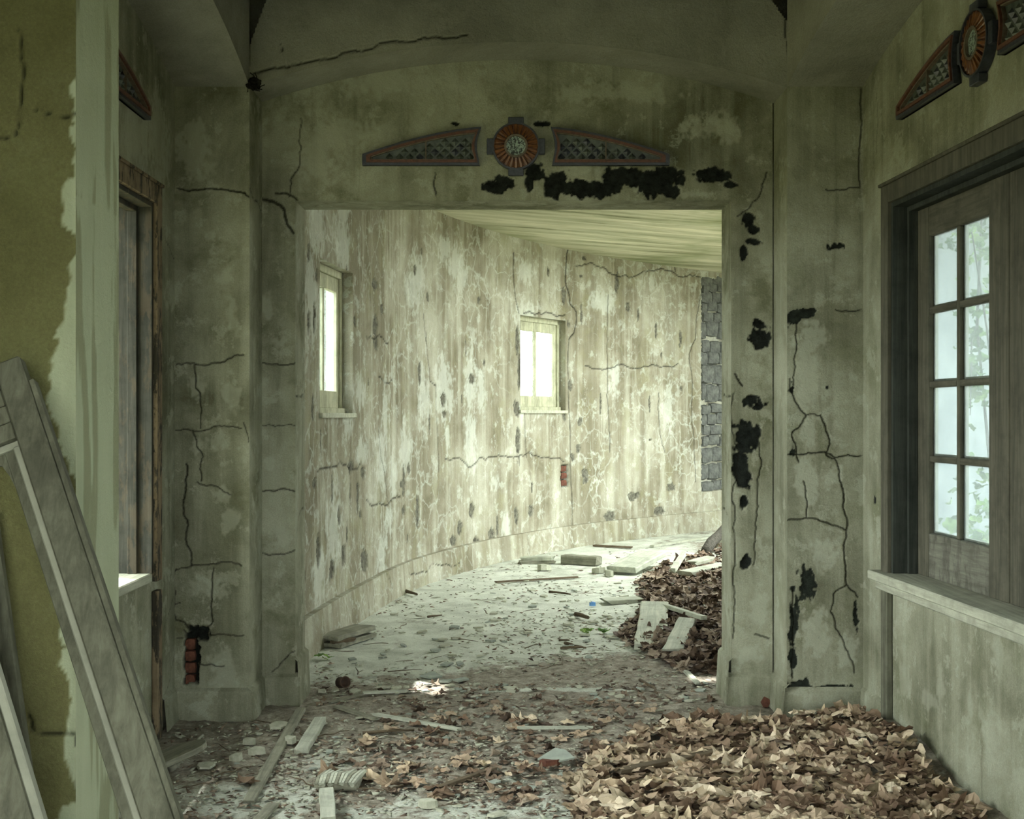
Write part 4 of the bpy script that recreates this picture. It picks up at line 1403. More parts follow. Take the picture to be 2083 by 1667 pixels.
plank('plank', fl(1322, 1322, 0.02), fl(1332, 1232, 0.10), 0.20, 0.03, M_pale_x, 'broad pale green plank lying lengthwise at the edge of the leaf heap', 'plank', rag=0.08)
plank('plank', fl(1368, 1326, 0.06), fl(1398, 1262, 0.14), 0.12, 0.02, M_pale_x, 'narrow pale plank lying in leaves beside the broad green plank', 'plank')
plank('batten', fl(1352, 1236, 0.10), fl(1432, 1262, 0.17), 0.04, 0.025, M_pale_x, 'thin pale batten across the leaves beyond the narrow plank', 'batten')
plank('plank', fl(1232, 1228), fl(1306, 1224), 0.16, 0.035, M_pale_x, 'pale plank lying flat beside the scrap of blue plastic', 'plank')
plank('plank', fl(1392, 1172, 0.10), fl(1470, 1156, 0.14), 0.16, 0.04, M_pale_x, 'whitish plank lying high on the leaf heap behind the doorway jamb', 'plank')
plank('plank', fl(1405, 1150, 0.06), fl(1440, 1140, 0.10), 0.18, 0.03, M_pale_x, 'short whitish board lying across the far end of the leaf heap', 'plank')
plank('lath', fl(1326, 1114), fl(1452, 1094), 0.06, 0.025, M_pale_x, 'long pale lath lying along the far plinth of the corridor', 'lath')
plank('lath', fl(1208, 1112), fl(1285, 1116), 0.05, 0.02, M_brown_x, 'dark lath lying close to the plinth below the long crack', 'lath')
stick('stick', [fl(1142, 1322), fl(1170, 1320), fl(1192, 1321)], 0.010, M_brown_x, 'straight dark stick lying on bare corridor floor')
stick('stick', [fl(1148, 1311), fl(1168, 1316), fl(1188, 1321)], 0.010, M_brown_x, 'slanting dark stick crossing the straight dark stick')
stick('stick', [fl(1136, 1306), fl(1158, 1305)], 0.009, M_brown_x, 'very short dark stick beyond the two crossed sticks')
plank('splinter', fl(1384, 1358), fl(1420, 1394), 0.030, 0.014, M_pale_x, 'pale splinter pointing at the right doorway jamb', 'splinter')
stick('stick', [fl(1300, 1387), fl(1330, 1404), fl(1336, 1414)], 0.010, M_brown_x, 'bent brown twig lying across the pale threshold')
stick('stick', [fl(870, 1258), fl(898, 1254)], 0.010, M_brown_x, 'reddish splinter alone on the bare corridor floor')
stick('stick', [fl(1168, 1255), fl(1196, 1262)], 0.022, M_brown_x, 'thick grey stick end near the blue plastic scrap')
stick('stick', [fl(1118, 1207), fl(1160, 1212)], 0.012, M_brown_x, 'dark curved stick before the long corridor lath')
stick('stick', [fl(826, 1207), fl(848, 1213)], 0.016, M_brown_x, 'dark splinter lying against the cracked plinth')
plank('lath', fl(670, 1432), fl(736, 1414), 0.018, 0.008, M_wood_x, 'slim grey lath pointing from the left jamb into the corridor', 'lath')
plank('lath', fl(738, 1412), fl(826, 1409), 0.03, 0.012, M_pale_x, 'pale strip of lath in two lengths on the threshold', 'lath')
# bark covered log leaning at the far right
lg = [on_floor(1436, 1120, 0.05), on_floor(1472, 1078, 0.16)]
o = MB().tube([lg[0], lg[0].lerp(lg[1], .3) + Vector((0, 0, .02)), lg[0].lerp(lg[1], .65), lg[1] + (lg[1] - lg[0]) * 0.8], [0.055, 0.060, 0.058, 0.052], 12).build('log', M_bark, None, 0, True)
tag(o, 'short log with rough dark bark lying behind the right jamb', 'log')

# rotten timber with fluted end
root = tag(empty('rotten_timber', fl(690, 1600)), 'rotten timber chunk with fluted grain and a dry leaf on top', 'timber')
for k in range(12):
    a = -0.078 + k * 0.0142
    m = MB()
    m.tube([(a * 0.9 - 0.01, -0.075 + random.uniform(-.01, .01), 0.026), (a - 0.005, 0.0, 0.038 + 0.008 * math.cos(a * 30)), (a + 0.012, 0.10 + random.uniform(-.02, .02), 0.03)], [0.0095, 0.0105, 0.009], 6)
    m.build('fibre_bundle', M_pale_x if k % 3 else M_wood_x, root)
MB().box(-0.085, 0.085, -0.07, 0.10, 0.0, 0.028).build('core', M_wood_x, root, 0.008)

# round-ended board against the left wall
P = [(-0.28, -0.10), (-0.28, 0.10)] + [(0.12 * math.cos(a) + 0.0, 0.10 * math.sin(a)) for a in np.linspace(math.pi / 2, -math.pi / 2, 9)]
m = MB()
lo = [m.bm.verts.new((x, y, 0)) for x, y in P]; hi = [m.bm.verts.new((x, y, 0.025)) for x, y in P]
m.bm.faces.new(lo[::-1]); m.bm.faces.new(hi)
for k in range(len(P)):
    m.bm.faces.new((lo[k], lo[(k + 1) % len(P)], hi[(k + 1) % len(P)], hi[k]))
o = m.build('rounded_board', M_wood_x, None, 0.004)
o.location = fl(368, 1536, 0.05)
o.rotation_euler = (math.radians(-8), math.radians(-9), math.radians(52))
tag(o, 'grey board with a rounded end lying at the foot of the left wall', 'board')

# tin can
m = MB()
n = 20
pr = [(0.026, 0.0), (0.029, 0.0), (0.029, 0.08), (0.026, 0.08), (0.026, 0.006), (0.0, 0.006)]
rg = []
for r_, z in pr[:-1]:
    rg.append([m.bm.verts.new((r_ * math.cos(2 * math.pi * k / n), r_ * math.sin(2 * math.pi * k / n), z)) for k in range(n)])
for A, B in zip(rg[:-1], rg[1:]):
    for k in range(n):
        m.bm.faces.new((A[k], A[(k + 1) % n], B[(k + 1) % n], B[k]))
m.bm.faces.new(rg[0][::-1]); m.bm.faces.new(rg[-1])
o = m.build('tin_can', M_rust, None, 0, True)
o.location = fl(692, 1389, 0.034)
o.rotation_euler = (math.radians(78), 0, math.radians(28))
tag(o, 'rusty open tin can lying on its side before the doorway', 'can')
for r_, z in ((0.0300, 0.078), (0.0300, 0.002)):
    MB().tube([(r_ * math.cos(2 * math.pi * k / 20), r_ * math.sin(2 * math.pi * k / 20), z) for k in range(21)], 0.0018, 4).build('rim', M_rust, o)

# ------------------------------------------------------------------ leaning sash leaves and the board by the olive wall
P1 = on_y(55, 725, 2.84); P2 = on_y(370, 1667, 2.55)
d = (P2 - P1).normalized()
Lst = P1.z / -d.z
nn = Vector((0, -0.958, 0.287)); nn = (nn - d * nn.dot(d)).normalized()
aa = d.cross(nn)
if aa.x > 0:
    aa = -aa
TO = lambda a, b_, c_: (aa * a + nn * b_ + d * c_)        # a leftwards, b towards the viewer, c down the stile
root = tag(empty('leaning_sash', P1 + d * Lst), 'weathered grey window sash leaning against the olive wall', 'sash')
off = -d * Lst
fs = lambda a, b_, c_: off + TO(a, b_, c_)
LW = 0.37
m = MB(); m.box(0.012, 0.072, -0.02, 0.022, 0.0, Lst - 0.002, fs)
st = m.build('stile', M_wood_z, root, 0.004)
MB().box(0.0, 0.012, -0.02, 0.012, 0.06, Lst - 0.002, fs).build('edge_rebate', M_wood_z, st, 0.002)
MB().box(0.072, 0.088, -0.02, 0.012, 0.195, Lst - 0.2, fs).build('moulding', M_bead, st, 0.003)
MB().box(0.088, 0.112, -0.02, -0.004, 0.195, Lst - 0.2, fs).build('glazing_rebate', M_wood_z, st, 0.002)
m = MB(); m.box(LW - 0.10, LW, -0.02, 0.022, 0.0, Lst - 0.10, fs)
st = m.build('stile', M_wood_z, root, 0.004)
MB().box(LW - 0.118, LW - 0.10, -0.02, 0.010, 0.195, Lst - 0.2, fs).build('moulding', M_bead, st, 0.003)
for k in range(4):
    MB().box(0.073, LW - 0.101, -0.02, 0.018, 0.02 + 0.04 * k, 0.058 + 0.04 * k, fs).build('rail_board', M_wood_z, root, 0.002)
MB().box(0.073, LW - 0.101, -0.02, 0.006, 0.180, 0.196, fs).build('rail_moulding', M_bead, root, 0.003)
MB().box(0.073, LW - 0.101, -0.02, 0.018, Lst - 0.22, Lst - 0.10, fs).build('bottom_rail', M_wood_x, root, 0.004)
q = [(0.112, 0.196), (0.15, 0.196), (0.145, 0.205), (0.125, 0.22), (0.116, 0.25), (0.112, 0.28)]
m = MB()
A_ = [m.bm.verts.new(fs(a, -0.016, c_)) for a, c_ in q]; B_ = [m.bm.verts.new(fs(a, -0.006, c_)) for a, c_ in q]
m.bm.faces.new(A_); m.bm.faces.new(B_[::-1])
for k in range(len(q)):
    m.bm.faces.new((A_[k], A_[(k + 1) % len(q)], B_[(k + 1) % len(q)], B_[k]))
m.build('corner_bracket', M_wood_z, root)

P1 = on_y(-8, 1040, 2.885); P2 = on_y(78, 1667, 2.80)
d2 = (P2 - P1).normalized(); L2 = P1.z / -d2.z
n2 = Vector((0, -1, 0)); n2 = (n2 - d2 * n2.dot(d2)).normalized(); a2 = d2.cross(n2)
if a2.x > 0:
    a2 = -a2
root = tag(empty('moulded_board', P1 + d2 * L2), 'pale moulded board standing behind the leaning sash', 'board')
fb = lambda a, b_, c_: -d2 * L2 + a2 * a + n2 * b_ + d2 * c_
MB().box(0.0, 0.13, -0.012, 0.012, 0, L2 - 0.001, fb).build('face', M_wood_z, root, 0.003)
MB().box(0.018, 0.034, 0.012, 0.022, 0, L2 - 0.001, fb).build('bead', M_wood_z, root, 0.004)
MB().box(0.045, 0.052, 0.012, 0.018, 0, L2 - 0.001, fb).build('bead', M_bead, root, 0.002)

# ------------------------------------------------------------------ nest in the corner of the arch
bm = bmesh.new()
bmesh.ops.create_icosphere(bm, subdivisions=3, radius=0.036)
for v in bm.verts:
    v.co *= 1 + random.uniform(-.25, .25)
    v.co.z *= 0.8
me = bpy.data.meshes.new('insect_nest'); bm.to_mesh(me); bm.free(); me.materials.append(M_nest)
o = bpy.data.objects.new('insect_nest', me); col.objects.link(o)
o.location = on_y(515, 170, YP - 0.01)
tag(o, 'small black lumpy nest in the corner where two arches meet', 'nest')
for k in range(7):
    a = random.uniform(0, 6.28)
    MB().tube([(0, 0, 0), (0.035 * math.cos(a), -0.01, 0.035 * math.sin(a)), (0.06 * math.cos(a + .4), -0.015, 0.05 * math.sin(a + .4))], 0.0025, 4).build('twig', M_nest, o)

# ------------------------------------------------------------------ flat shards, rubble, bricks
def shard_mesh(name, w, h, t, seed, n=6):
    r = random.Random(seed)
    m = MB()
    an = sorted(r.uniform(0, 6.28) for _ in range(n))
    an = [2 * math.pi * (k + r.uniform(-.32, .32)) / n for k in range(n)]
    R_ = [r.uniform(.72, 1.08) for _ in range(n)]
    lo = [m.bm.verts.new((w / 2 * q * math.cos(a), h / 2 * q * math.sin(a), 0)) for a, q in zip(an, R_)]
    hi = [m.bm.verts.new((w / 2 * q * .95 * math.cos(a), h / 2 * q * .95 * math.sin(a), t * r.uniform(.8, 1.1))) for a, q in zip(an, R_)]
    m.bm.faces.new(lo[::-1]); m.bm.faces.new(hi)
    for k in range(n):
        m.bm.faces.new((lo[k], lo[(k + 1) % n], hi[(k + 1) % n], hi[k]))
    bmesh.ops.recalc_face_normals(m.bm, faces=m.bm.faces[:])
    me = bpy.data.meshes.new(name); m.bm.to_mesh(me); m.bm.free()
    return me


def shard(name, px, py, w, h, t, mat, label, cat, seed, rot=0, tilt=(0, 0), z=0.008, n=6, group=None):
    me = shard_mesh(name, w, h, t, seed, n); me.materials.append(mat)
    o = bpy.data.objects.new(name, me); col.objects.link(o)
    o.location = fl(px, py, z)
    o.rotation_euler = (tilt[0], tilt[1], rot)
    return tag(o, label, cat, group)


# the pale four-sided shard in the leaves
m = MB()
P = [(-0.078, -0.02), (-0.025, -0.055), (0.082, -0.012), (0.045, 0.055), (0.0, 0.075)]
lo = [m.bm.verts.new((x, y, 0)) for x, y in P]; hi = [m.bm.verts.new((x, y, 0.007)) for x, y in P]
m.bm.faces.new(lo[::-1]); m.bm.faces.new(hi)
for k in range(5):
    m.bm.faces.new((lo[k], lo[(k + 1) % 5], hi[(k + 1) % 5], hi[k]))
o = m.build('slate_shard', M_slate, None)
o.location = fl(1130, 1542, 0.03); o.rotation_euler = (math.radians(14), 0, 0)
tag(o, 'pale blue-grey pointed slate shard resting on a brown leaf clump', 'shard')
shard('slate_shard', 1074, 1606, 0.09, 0.075, 0.007, M_slate, 'square grey slate shard beside a curled tan leaf', 'shard', 3, 0.3, (0.05, 0), n=4)
shard('slate_shard', 1005, 1592, 0.07, 0.06, 0.006, M_slate, 'small grey slate shard behind the square slate shard', 'shard', 5, 0.9, n=5)
for i, (x, y, w, h, lab) in enumerate([(873, 1376, .15, .17, 'large flat grey slate lying at the threshold'), (905, 1388, .11, .09, 'narrow grey slate overlapping the largest threshold slate'),
                                       (940, 1384, .13, .10, 'flat grey slate next to the sunlit leaf crumbs'), (907, 1352, .10, .10, 'small square slate further into the corridor'), (932, 1352, .06, .12, 'upright narrow slate sliver on the corridor floor'),
                                       (778, 1400, .10, .05, 'thin rounded stone flake beside another at the threshold'), (806, 1402, .09, .05, 'smooth rounded stone flake nearer the sun fleck'), (655, 1408, .08, .05, 'dull rounded stone flake by the left jamb base'),
                                       (1040, 1402, .12, .09, 'pale green slab piece set in the threshold'), (1020, 1396, .09, .05, 'thin rectangular tile piece at the threshold'), (1215, 1166, .16, .14, 'pale rounded rubble lump at the edge of corridor leaves'),
                                       (1238, 1172, .12, .10, 'smaller pale rubble lump next to the rounded one'), (1245, 1297, .13, .10, 'pale rounded stone near the green sprout'), (1155, 1272, .09, .05, 'flat pinkish flake next to the brown splinter'),
                                       (1105, 1160, .16, .15, 'ribbed pale rubble lump in front of the stacked planks'), (565, 1478, .16, .11, 'flat grey slab piece under the long lath'), (590, 1512, .07, .06, 'dull stone chunk between lath and board offcut'),
                                       (505, 1515, .07, .06, 'pale plaster chunk in the rubble before the left pier'), (522, 1535, .08, .05, 'flat plaster chunk below the pale one near the left pier'), (480, 1548, .06, .05, 'grey plaster chunk by the rubble before the left pier'), (418, 1560, .10, .10, 'broad flat stone flake near the round-ended board'),
                                       (960, 1552, .06, .02, 'pale green glassy sliver on the dirt'), (868, 1643, .10, .05, 'rounded pale stone at the lower edge of bare floor'), (1010, 1660, .08, .05, 'flat pale stone flake on the bare concrete patch')]):
    lump = 'lump' in lab or 'stone at' in lab or 'chunk' in lab
    shard('rubble_lump' if lump else 'stone_flake', x, y, w, h, 0.05 if 'lump' in lab else (0.03 if lump else 0.010), M_slate if 'slate' in lab or 'tile' in lab else M_chip, lab, 'rubble' if lump else 'flake', 60 + i, i * 0.7, (random.uniform(-.08, .08), random.uniform(-.08, .08)), n=4 if 'slate' in lab else 7)
o = shard('brick_fragment', 1552, 1428, 0.05, 0.10, 0.035, M_brick, 'red brick fragment propped at the foot of the right recess', 'brick', 31, 0.2, z=0.02)
o.rotation_euler = (math.radians(70), 0.2, 0.3)
o = shard('brick_fragment', 1118, 1558, 0.10, 0.05, 0.025, M_brick, 'dark red brick fragment under the pointed slate shard', 'brick', 33, 0.1)
o = shard('plastic_scrap', 1205, 1233, 0.055, 0.05, 0.03, M_plastic_blue, 'small scrap of bright blue plastic on the corridor floor', 'plastic', 35, 0.4, n=5)

# ------------------------------------------------------------------ plaster flakes and twigs, one by one, then the grit nobody could count
flakes = [shard_mesh('plaster_flake', 1, random.uniform(.55, .9), 0.16, 700 + k, random.choice((4, 5, 6))) for k in range(10)]
for me in flakes:
    me.materials.append(M_chip)
flakes_d = [me.copy() for me in flakes]
for me in flakes_d:
    me.materials.clear(); me.materials.append(M_slate)


def zone_point(poly):
    xs_ = [p[0] for p in poly]; ys_ = [p[1] for p in poly]
    while True:
        x, y = random.uniform(min(xs_), max(xs_)), random.uniform(min(ys_), max(ys_))
        ins = False
        for (x0, y0), (x1, y1) in zip(poly, poly[1:] + poly[:1]):
            if (y0 > y) != (y1 > y) and x < (x1 - x0) * (y - y0) / (y1 - y0) + x0:
                ins = not ins
        if ins:
            return x, y


Z_corr = [(680, 1330), (760, 1270), (900, 1200), (1020, 1165), (1180, 1160), (1260, 1180), (1290, 1240), (1270, 1330), (1100, 1370), (700, 1380)]
Z_door = [(630, 1390), (1450, 1390), (1440, 1430), (640, 1430)]
Z_dirt = [(520, 1470), (900, 1430), (1250, 1450), (1150, 1600), (900, 1650), (420, 1640), (390, 1520)]
for zone, cnt, sz, lab, grp in ((Z_corr, 90, (.035, .10), 'small broken plaster flake on the pale corridor floor', 'plaster flakes on the corridor floor'),
                                (Z_door, 45, (.03, .08), 'small grey flake in the dirt across the doorway threshold', 'flakes on the threshold'),
                                (Z_dirt, 90, (.02, .055), 'small plaster chip in the brown dirt of the vestibule', 'plaster chips in the vestibule dirt')):
    for k in range(cnt):
        p = fl(*zone_point(zone))
        me = random.choice(flakes if random.random() < .6 else flakes_d)
        o = bpy.data.objects.new('plaster_flake', me); col.objects.link(o)
        s_ = random.uniform(*sz)
        o.location = (p.x, p.y, 0.006 + mound(p.x, p.y)); o.scale = (s_, s_, s_ * 0.8)
        o.rotation_euler = (random.uniform(-.15, .15), random.uniform(-.15, .15), random.uniform(0, 6.28))
        tag(o, lab, 'flake', grp)
twigs = []
for k in range(6):
    m = MB()
    pts = [(0, 0, 0)]
    for i in range(4):
        pts.append((pts[-1][0] + .25, random.uniform(-.05, .05), random.uniform(0, .04)))
    me = m.tube(pts, [.022, .02, .017, .014, .009], 5).build('twig', M_brown_x).data
    twigs.append(me)
for o in [o for o in col.objects if o.name.startswith('twig') and o.parent is None]:
    bpy.data.objects.remove(o)
for zone, cnt, lab, grp in ((Z_corr, 26, 'thin dark twig on the pale corridor floor', 'twigs on the corridor floor'), (Z_dirt, 26, 'thin brown twig in the brown dirt of the vestibule', 'twigs in the vestibule dirt')):
    for k in range(cnt):
        p = fl(*zone_point(zone))
        o = bpy.data.objects.new('twig', random.choice(twigs)); col.objects.link(o)
        s_ = random.uniform(.08, .22)
        o.location = (p.x, p.y, 0.010); o.scale = (s_, s_, s_ * .8); o.rotation_euler = (0, 0, random.uniform(0, 6.28))
        tag(o, lab, 'twig', grp)


def scatter(name, mat, items, label, cat, parent=None):
    """many small copies merged: items = (verts Nx3, faces list, matrix, tone)"""
    V = []; Fc = []; T = []; n = 0
    for v, f, M, tone in items:
        w = v @ np.array(M.to_3x3()).T + np.array(M.translation)
        V.append(w); Fc.append(f + n); T.append(np.full(len(v), tone)); n += len(v)
    V = np.concatenate(V); Fc = np.concatenate(Fc); T = np.concatenate(T)
    me = bpy.data.meshes.new(name)
    me.vertices.add(len(V)); me.vertices.foreach_set('co', V.ravel())
    me.loops.add(Fc.size); me.loops.foreach_set('vertex_index', Fc.ravel().astype(np.int32))
    me.polygons.add(len(Fc)); me.polygons.foreach_set('loop_start', np.arange(0, Fc.size, 3, dtype=np.int32))
    me.update(calc_edges=True)
    me.attributes.new('leaf_tone', 'FLOAT', 'POINT').data.foreach_set('value', T.astype(np.float32))
    me.materials.append(mat)
    o = bpy.data.objects.new(name, me); col.objects.link(o)
    return tag(o, label, cat, None, 'stuff')


def trs(loc, rot, s):
    from mathutils import Euler
    return Matrix.Translation(loc) @ Euler(rot).to_matrix().to_4x4() @ Matrix.Diagonal((*s, 1))


gv = np.array([(1, 0, 0), (-.5, .8, 0), (-.6, -.75, 0), (0.1, 0, .6)], float) * 0.5
gf = np.array([(0, 2, 1), (0, 1, 3), (1, 2, 3), (2, 0, 3)])
items_p = []; items_b = []
for k in range(9000):
    if k % 2:
        y = 1405 + 262 * random.random() ** 0.8; x = random.uniform(330, 1500)
    else:
        y = 1110 + 290 * random.random(); x = random.uniform(640, 1466)
    p = on_floor(x, y)
    wx, _ = ring_p(np.interp(p.y, CV[:, 1], CS))
    if p.x < wx + 0.1 and p.y > 6.6:
        continue
    if YP - .05 < p.y < YB + .05 and not (OX0 + .06 < p.x < OX1 - .06):
        continue
    if p.x < XL0 + .06:
        continue
    if float(fbm(np.array(p.x * 1.5), np.array(p.y * 1.1), 77, 3)) + random.uniform(-.16, .16) < 0.46:
        continue
    s_ = random.uniform(.006, .026) * (1 + 0.05 * p.y)
    it = (gv, gf, trs((p.x, p.y, 0.004 + float(mound(p.x, p.y)) * .8), (random.uniform(-.3, .3), random.uniform(-.3, .3), random.uniform(0, 6.28)), (s_ * random.uniform(.6, 2.6), s_, s_ * .6)), random.random())
    (items_b if random.random() < (0.5 if p.y < 7.6 else 0.38) else items_p).append(it)
scatter('grit', M_chip, items_p, 'pale plaster grit strewn over the whole floor', 'grit')
scatter('crumbs', M_leaf_dark, items_b, 'brown leaf crumbs strewn over the whole floor', 'crumbs')

# ------------------------------------------------------------------ dry leaves
def leaf_geo(seed, lobed=True, curl=1.0):
    r = random.Random(seed)
    n = 20
    V = [(0, 0, 0)]
    ring = []
    for k in range(n):
        a = 2 * math.pi * k / n - math.pi / 2
        if lobed:
            q = abs(math.cos(2.5 * (a - math.pi / 2)))
            R_ = 0.40 + 0.20 * q
            if k % 2:
                R_ *= 0.9
            if abs(a + math.pi / 2) < 0.3:
                R_ *= 0.45
        else:
            R_ = 0.50 * (0.58 + 0.42 * abs(math.sin(a)))
        ring.append((a, R_ * r.uniform(.9, 1.08)))
    k1 = r.uniform(-1.2, 2.6) * curl; k2 = r.uniform(-1.2, 1.2) * curl; fold = r.uniform(-.4, .7) * curl; th = r.uniform(0, 3.14)
    ph = r.uniform(0, 6.28)

    def zz(x, y):
        u = x * math.cos(th) + y * math.sin(th); w = -x * math.sin(th) + y * math.cos(th)
        return k1 * u * u * 0.5 + k2 * w * w * 0.5 + fold * abs(x) * .35 + 0.09 * curl * math.sin(8 * x + ph) * math.cos(7 * y + ph * 2) + 0.05 * math.sin(14 * x + 11 * y + ph) + r.uniform(-.03, .03)
    for fr in (0.5, 1.0):
        for a, R_ in ring:
            x, y = R_ * fr * math.cos(a), R_ * fr * math.sin(a)
            z = zz(x, y)
            s_ = 1 / (1 + 0.5 * abs(z))
            V.append((x * s_, y * s_, z * 0.8))
    Fc = []
    for k in range(n):
        j = (k + 1) % n
        Fc += [(0, 1 + k, 1 + j), (1 + k, 1 + n + k, 1 + n + j), (1 + k, 1 + n + j, 1 + j)]
    # stalk
    b_ = len(V)
    V += [(-.012, -.12, 0), (.012, -.12, 0), (0.03, -.62, .05)]
    Fc.append((b_, b_ + 1, b_ + 2))
    V = np.array(V, float)
    V[:, 2] -= V[:, 2].min()
    return V, np.array(Fc)


GEO = [leaf_geo(900 + k, k % 4 != 3, 0.6 + 0.16 * (k % 6)) for k in range(16)]
LM = []
for i, (v, f) in enumerate(GEO):
    me = bpy.data.meshes.new('dry_leaf')
    me.from_pydata([tuple(q) for q in v], [], [tuple(q) for q in f])
    me.attributes.new('leaf_tone', 'FLOAT', 'POINT').data.foreach_set('value', np.full(len(v), (i * 0.37) % 1.0, dtype=np.float32))
    me.materials.append(M_leaf)
    LM.append(me)
Z_drift = [(1150, 1600), (1230, 1540), (1330, 1480), (1480, 1455), (1640, 1462), (1780, 1470), (1880, 1520), (1950, 1600), (1990, 1690), (1180, 1700)]
Z_edge = [(850, 1430), (1300, 1430), (1350, 1480), (1200, 1580), (1080, 1640), (800, 1620), (640, 1590), (760, 1480)]
Z_heap = [(1260, 1300), (1310, 1240), (1290, 1190), (1350, 1150), (1480, 1105), (1620, 1120), (1640, 1250), (1620, 1400), (1400, 1370), (1330, 1345)]


def wall_ok(p):
    return p.x < XR0 + skew(p.y) - 0.10 and (p.y < YP - 0.06 or abs(p.x) < 1.0)


def leaf_place(p, lift, s_, rough=1.0):
    return trs((p.x, p.y, float(mound(p.x, p.y)) + lift), (random.uniform(-.6, .6) * rough, random.uniform(-.6, .6) * rough, random.uniform(0, 6.28)), (s_, s_, s_))


TONES = [('pale tan', M_leaf_pale), ('tan brown', M_leaf_tan), ('dark brown', M_leaf_deep)]
LMT = {}
for ti, (tn, mt) in enumerate(TONES):
    for i, me in enumerate(LM):
        q = me.copy(); q.materials.clear(); q.materials.append(mt); LMT[ti, i] = q


def one_leaf(p, lift, s_, rough, where, grp):
    i = random.randrange(16); ti = random.choice((0, 0, 1, 1, 2) if 'drift' in grp else (0, 1, 1, 2, 2))
    o = bpy.data.objects.new('dry_leaf', LMT[ti, i]); col.objects.link(o)
    o.matrix_world = leaf_place(p, lift, s_, rough)
    kind_ = 'lobed maple leaf' if i % 4 != 3 else 'narrow oval leaf'
    bend = 'curled ' if i % 6 > 3 else ('half-curled ' if i % 6 > 1 else 'flat ')
    tag(o, bend + TONES[ti][0] + ' ' + kind_ + ' ' + where, 'leaf', grp)


cnt = 0
while cnt < 215:
    p = on_floor(*zone_point(Z_drift))
    if not wall_ok(p):
        continue
    one_leaf(p, random.uniform(.010, .030), random.uniform(.085, .15), 0.45, 'on top of the drift along the right wall', 'dry leaves on top of the drift')
    cnt += 1
for k in range(85):
    one_leaf(on_floor(*zone_point(Z_edge)), random.uniform(.002, .010), random.uniform(.045, .10), 0.25, 'lying loose on the vestibule dirt', 'loose dry leaves on the vestibule dirt')
it = []
while len(it) < 1500:
    p = on_floor(*zone_point(Z_drift))
    if wall_ok(p):
        v, f = random.choice(GEO)
        it.append((v, f, leaf_place(p, random.uniform(-.008, .018), random.uniform(.06, .11), 0.6), random.random()))
scatter('leaf_litter', M_leaf, it, 'packed dry leaves of the drift heaped along the right wall', 'leaf litter')
it = []
for k in range(320):
    p = on_floor(*zone_point(Z_edge))
    v, f = random.choice(GEO)
    it.append((v, f, leaf_place(p, random.uniform(-.004, .008), random.uniform(.025, .07), 0.5), random.random()))
for k in range(130):
    p = on_floor(random.uniform(640, 1450), random.uniform(1395, 1440))
    v, f = random.choice(GEO)
    it.append((v, f, leaf_place(p, random.uniform(-.004, .008), random.uniform(.02, .06), 0.5), random.random()))
scatter('leaf_litter', M_leaf_dark, it, 'brown leaf scraps trodden into the vestibule dirt', 'leaf litter')
it = []
for k in range(3000):
    p = on_floor(*zone_point(Z_heap), 0.0)
    if p.y < YB + 0.15 or (p.y < 8.7 and p.x > 1.80 + 0.378 * (p.y - 6.88)):
        continue
    v, f = random.choice(GEO)
    it.append((v, f, leaf_place(p, random.uniform(-.01, .025), random.uniform(.06, .11), 0.7), random.random()))
scatter('leaf_litter', M_leaf_dark, it, 'heap of old brown leaves on the right side of the corridor', 'leaf litter')

# tan curled leaf by the lath, green sprouts
o = bpy.data.objects.new('curled_leaf', LM[4].copy()); col.objects.link(o)
o.matrix_world = trs(fl(500, 1598, 0.012), (0.1, 0.5, 1.3), (.13, .10, .16))
tag(o, 'rolled orange-tan leaf touching the long grey lath', 'leaf')
for (x, y, s_, lab) in ((668, 1342, .07, 'small green sprout beside the stacked boards'), (1212, 1290, .10, 'pale green seedling leaf on the corridor floor')):
    root = tag(empty('sprout', fl(x, y)), lab, 'plant')
    for k in range(6):
        v, f = leaf_geo(40 + k, False, .5)
        me = bpy.data.meshes.new('leaf'); me.from_pydata([tuple(q) for q in v], [], [tuple(q) for q in f])
        me.attributes.new('leaf_tone', 'FLOAT', 'POINT').data.foreach_set('value', np.full(len(v), random.random(), dtype=np.float32))
        me.materials.append(M_leaf_green)
        q = bpy.data.objects.new('leaf', me); col.objects.link(q); q.parent = root
        q.matrix_local = trs((random.uniform(-s_, s_), random.uniform(-s_, s_) * .6, random.uniform(.005, .03)), (random.uniform(-.5, .5), random.uniform(-.5, .5), random.uniform(0, 6.28)), (s_ * .7,) * 3)

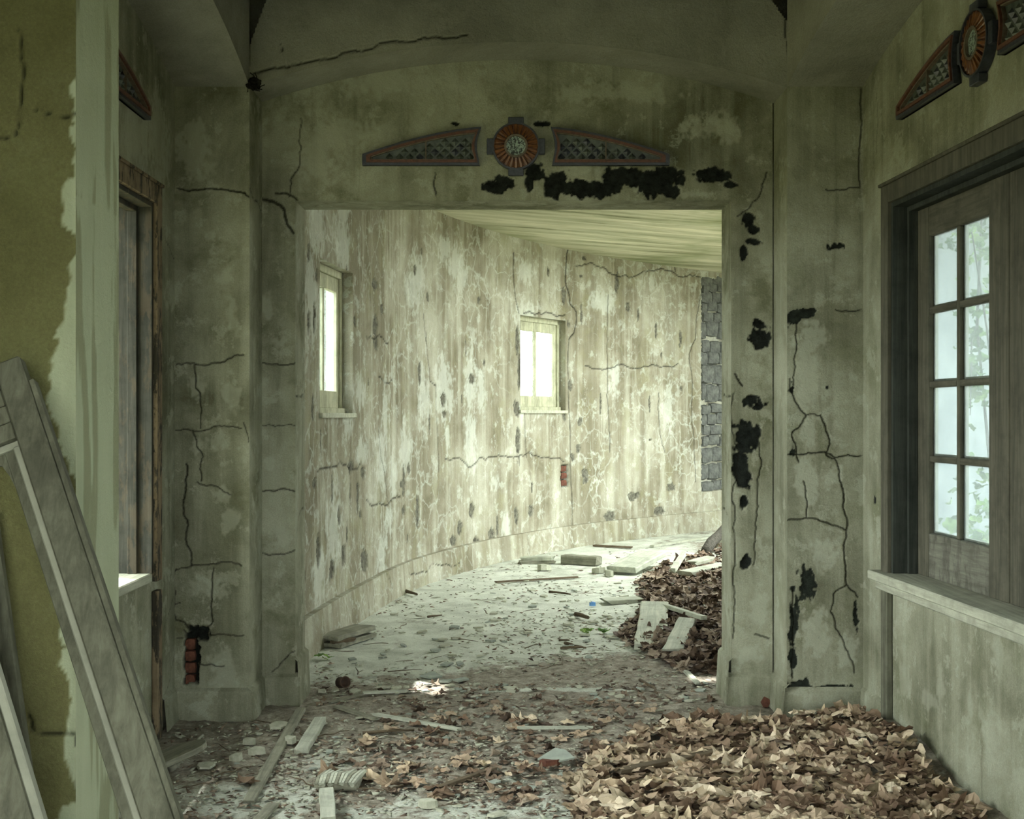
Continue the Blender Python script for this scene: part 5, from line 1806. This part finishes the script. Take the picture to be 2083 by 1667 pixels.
# ------------------------------------------------------------------ outside
def leafy(name, label, cat, centers, count, s_rng, stems, mat=M_leaf_green, base=None):
    base = Vector(base)
    root = tag(empty(name, base), label, cat)
    m = MB()
    for pts, r_ in stems:
        m.tube([Vector(p) - base for p in pts], [r_ * (1 - .6 * i / (len(pts) - 1)) for i in range(len(pts))], 6)
    m.build('stem', M_bark, root)
    it = []
    for k in range(count):
        c_, rad = random.choice(centers)
        q = Vector((random.gauss(0, 1), random.gauss(0, 1), random.gauss(0, 1))) * 0.5
        p = Vector(c_) + Vector((q.x * rad[0], q.y * rad[1], q.z * rad[2])) - base
        v, f = random.choice(GEO)
        s_ = random.uniform(*s_rng)
        it.append((v, f, trs(p, (random.uniform(-1, 1), random.uniform(-1, 1), random.uniform(0, 6.28)), (s_,) * 3), random.random()))
    o = scatter('foliage', mat, it, None, None)
    o.parent = root
    return root


leafy('climbing_vine', 'green vine hanging in front of the grey wall outside the eight-pane window', 'vine', [((2.62, 7.2, 2.45), (.22, .35, .22)), ((2.95, 7.9, 2.7), (.25, .4, .25)), ((2.5, 6.9, 1.75), (.06, .15, .25)), ((2.75, 7.5, 2.1), (.12, .25, .25))], 150, (.05, .09),
      [([(2.85, 7.3, -.32), (2.75, 7.3, 1.0), (2.62, 7.2, 2.0), (2.8, 7.6, 2.9)], .014), ([(2.9, 7.6, 1.2), (2.75, 7.4, 2.0), (2.5, 6.95, 2.5)], .009), ([(2.62, 7.2, 2.0), (2.5, 6.95, 1.9), (2.42, 6.75, 1.5)], .007)], base=(2.85, 7.3, -.32))
leafy('bush', 'leafy green bush growing below the eight-pane window', 'bush', [((2.65, 7.1, .75), (.22, .4, .3)), ((2.9, 7.7, .95), (.25, .4, .3)), ((2.5, 6.95, .6), (.12, .2, .3))], 200, (.05, .09),
      [([(2.75, 7.2, -.32), (2.7, 7.2, .3), (2.62, 7.0, .9)], .016), ([(2.75, 7.2, -.2), (2.85, 7.6, .5), (2.95, 7.8, 1.2)], .014)], base=(2.75, 7.2, -.32))
root = tag(empty('buttress', (-1.76, 10.4, -.32)), 'stone buttress seen through the narrow window nearest the doorway', 'buttress')
MB().box(-0.24, 0.24, -0.2, 0.2, 0, 3.6).build('core', M_chip, root)
for k in range(26):
    MB().box(-0.27, 0.27, -0.225, 0.225, 0.02 + k * .138, 0.02 + k * .138 + (.10 if k % 2 else .118)).build('stone', M_stone if k % 3 else M_ext_stone, root, 0.015)
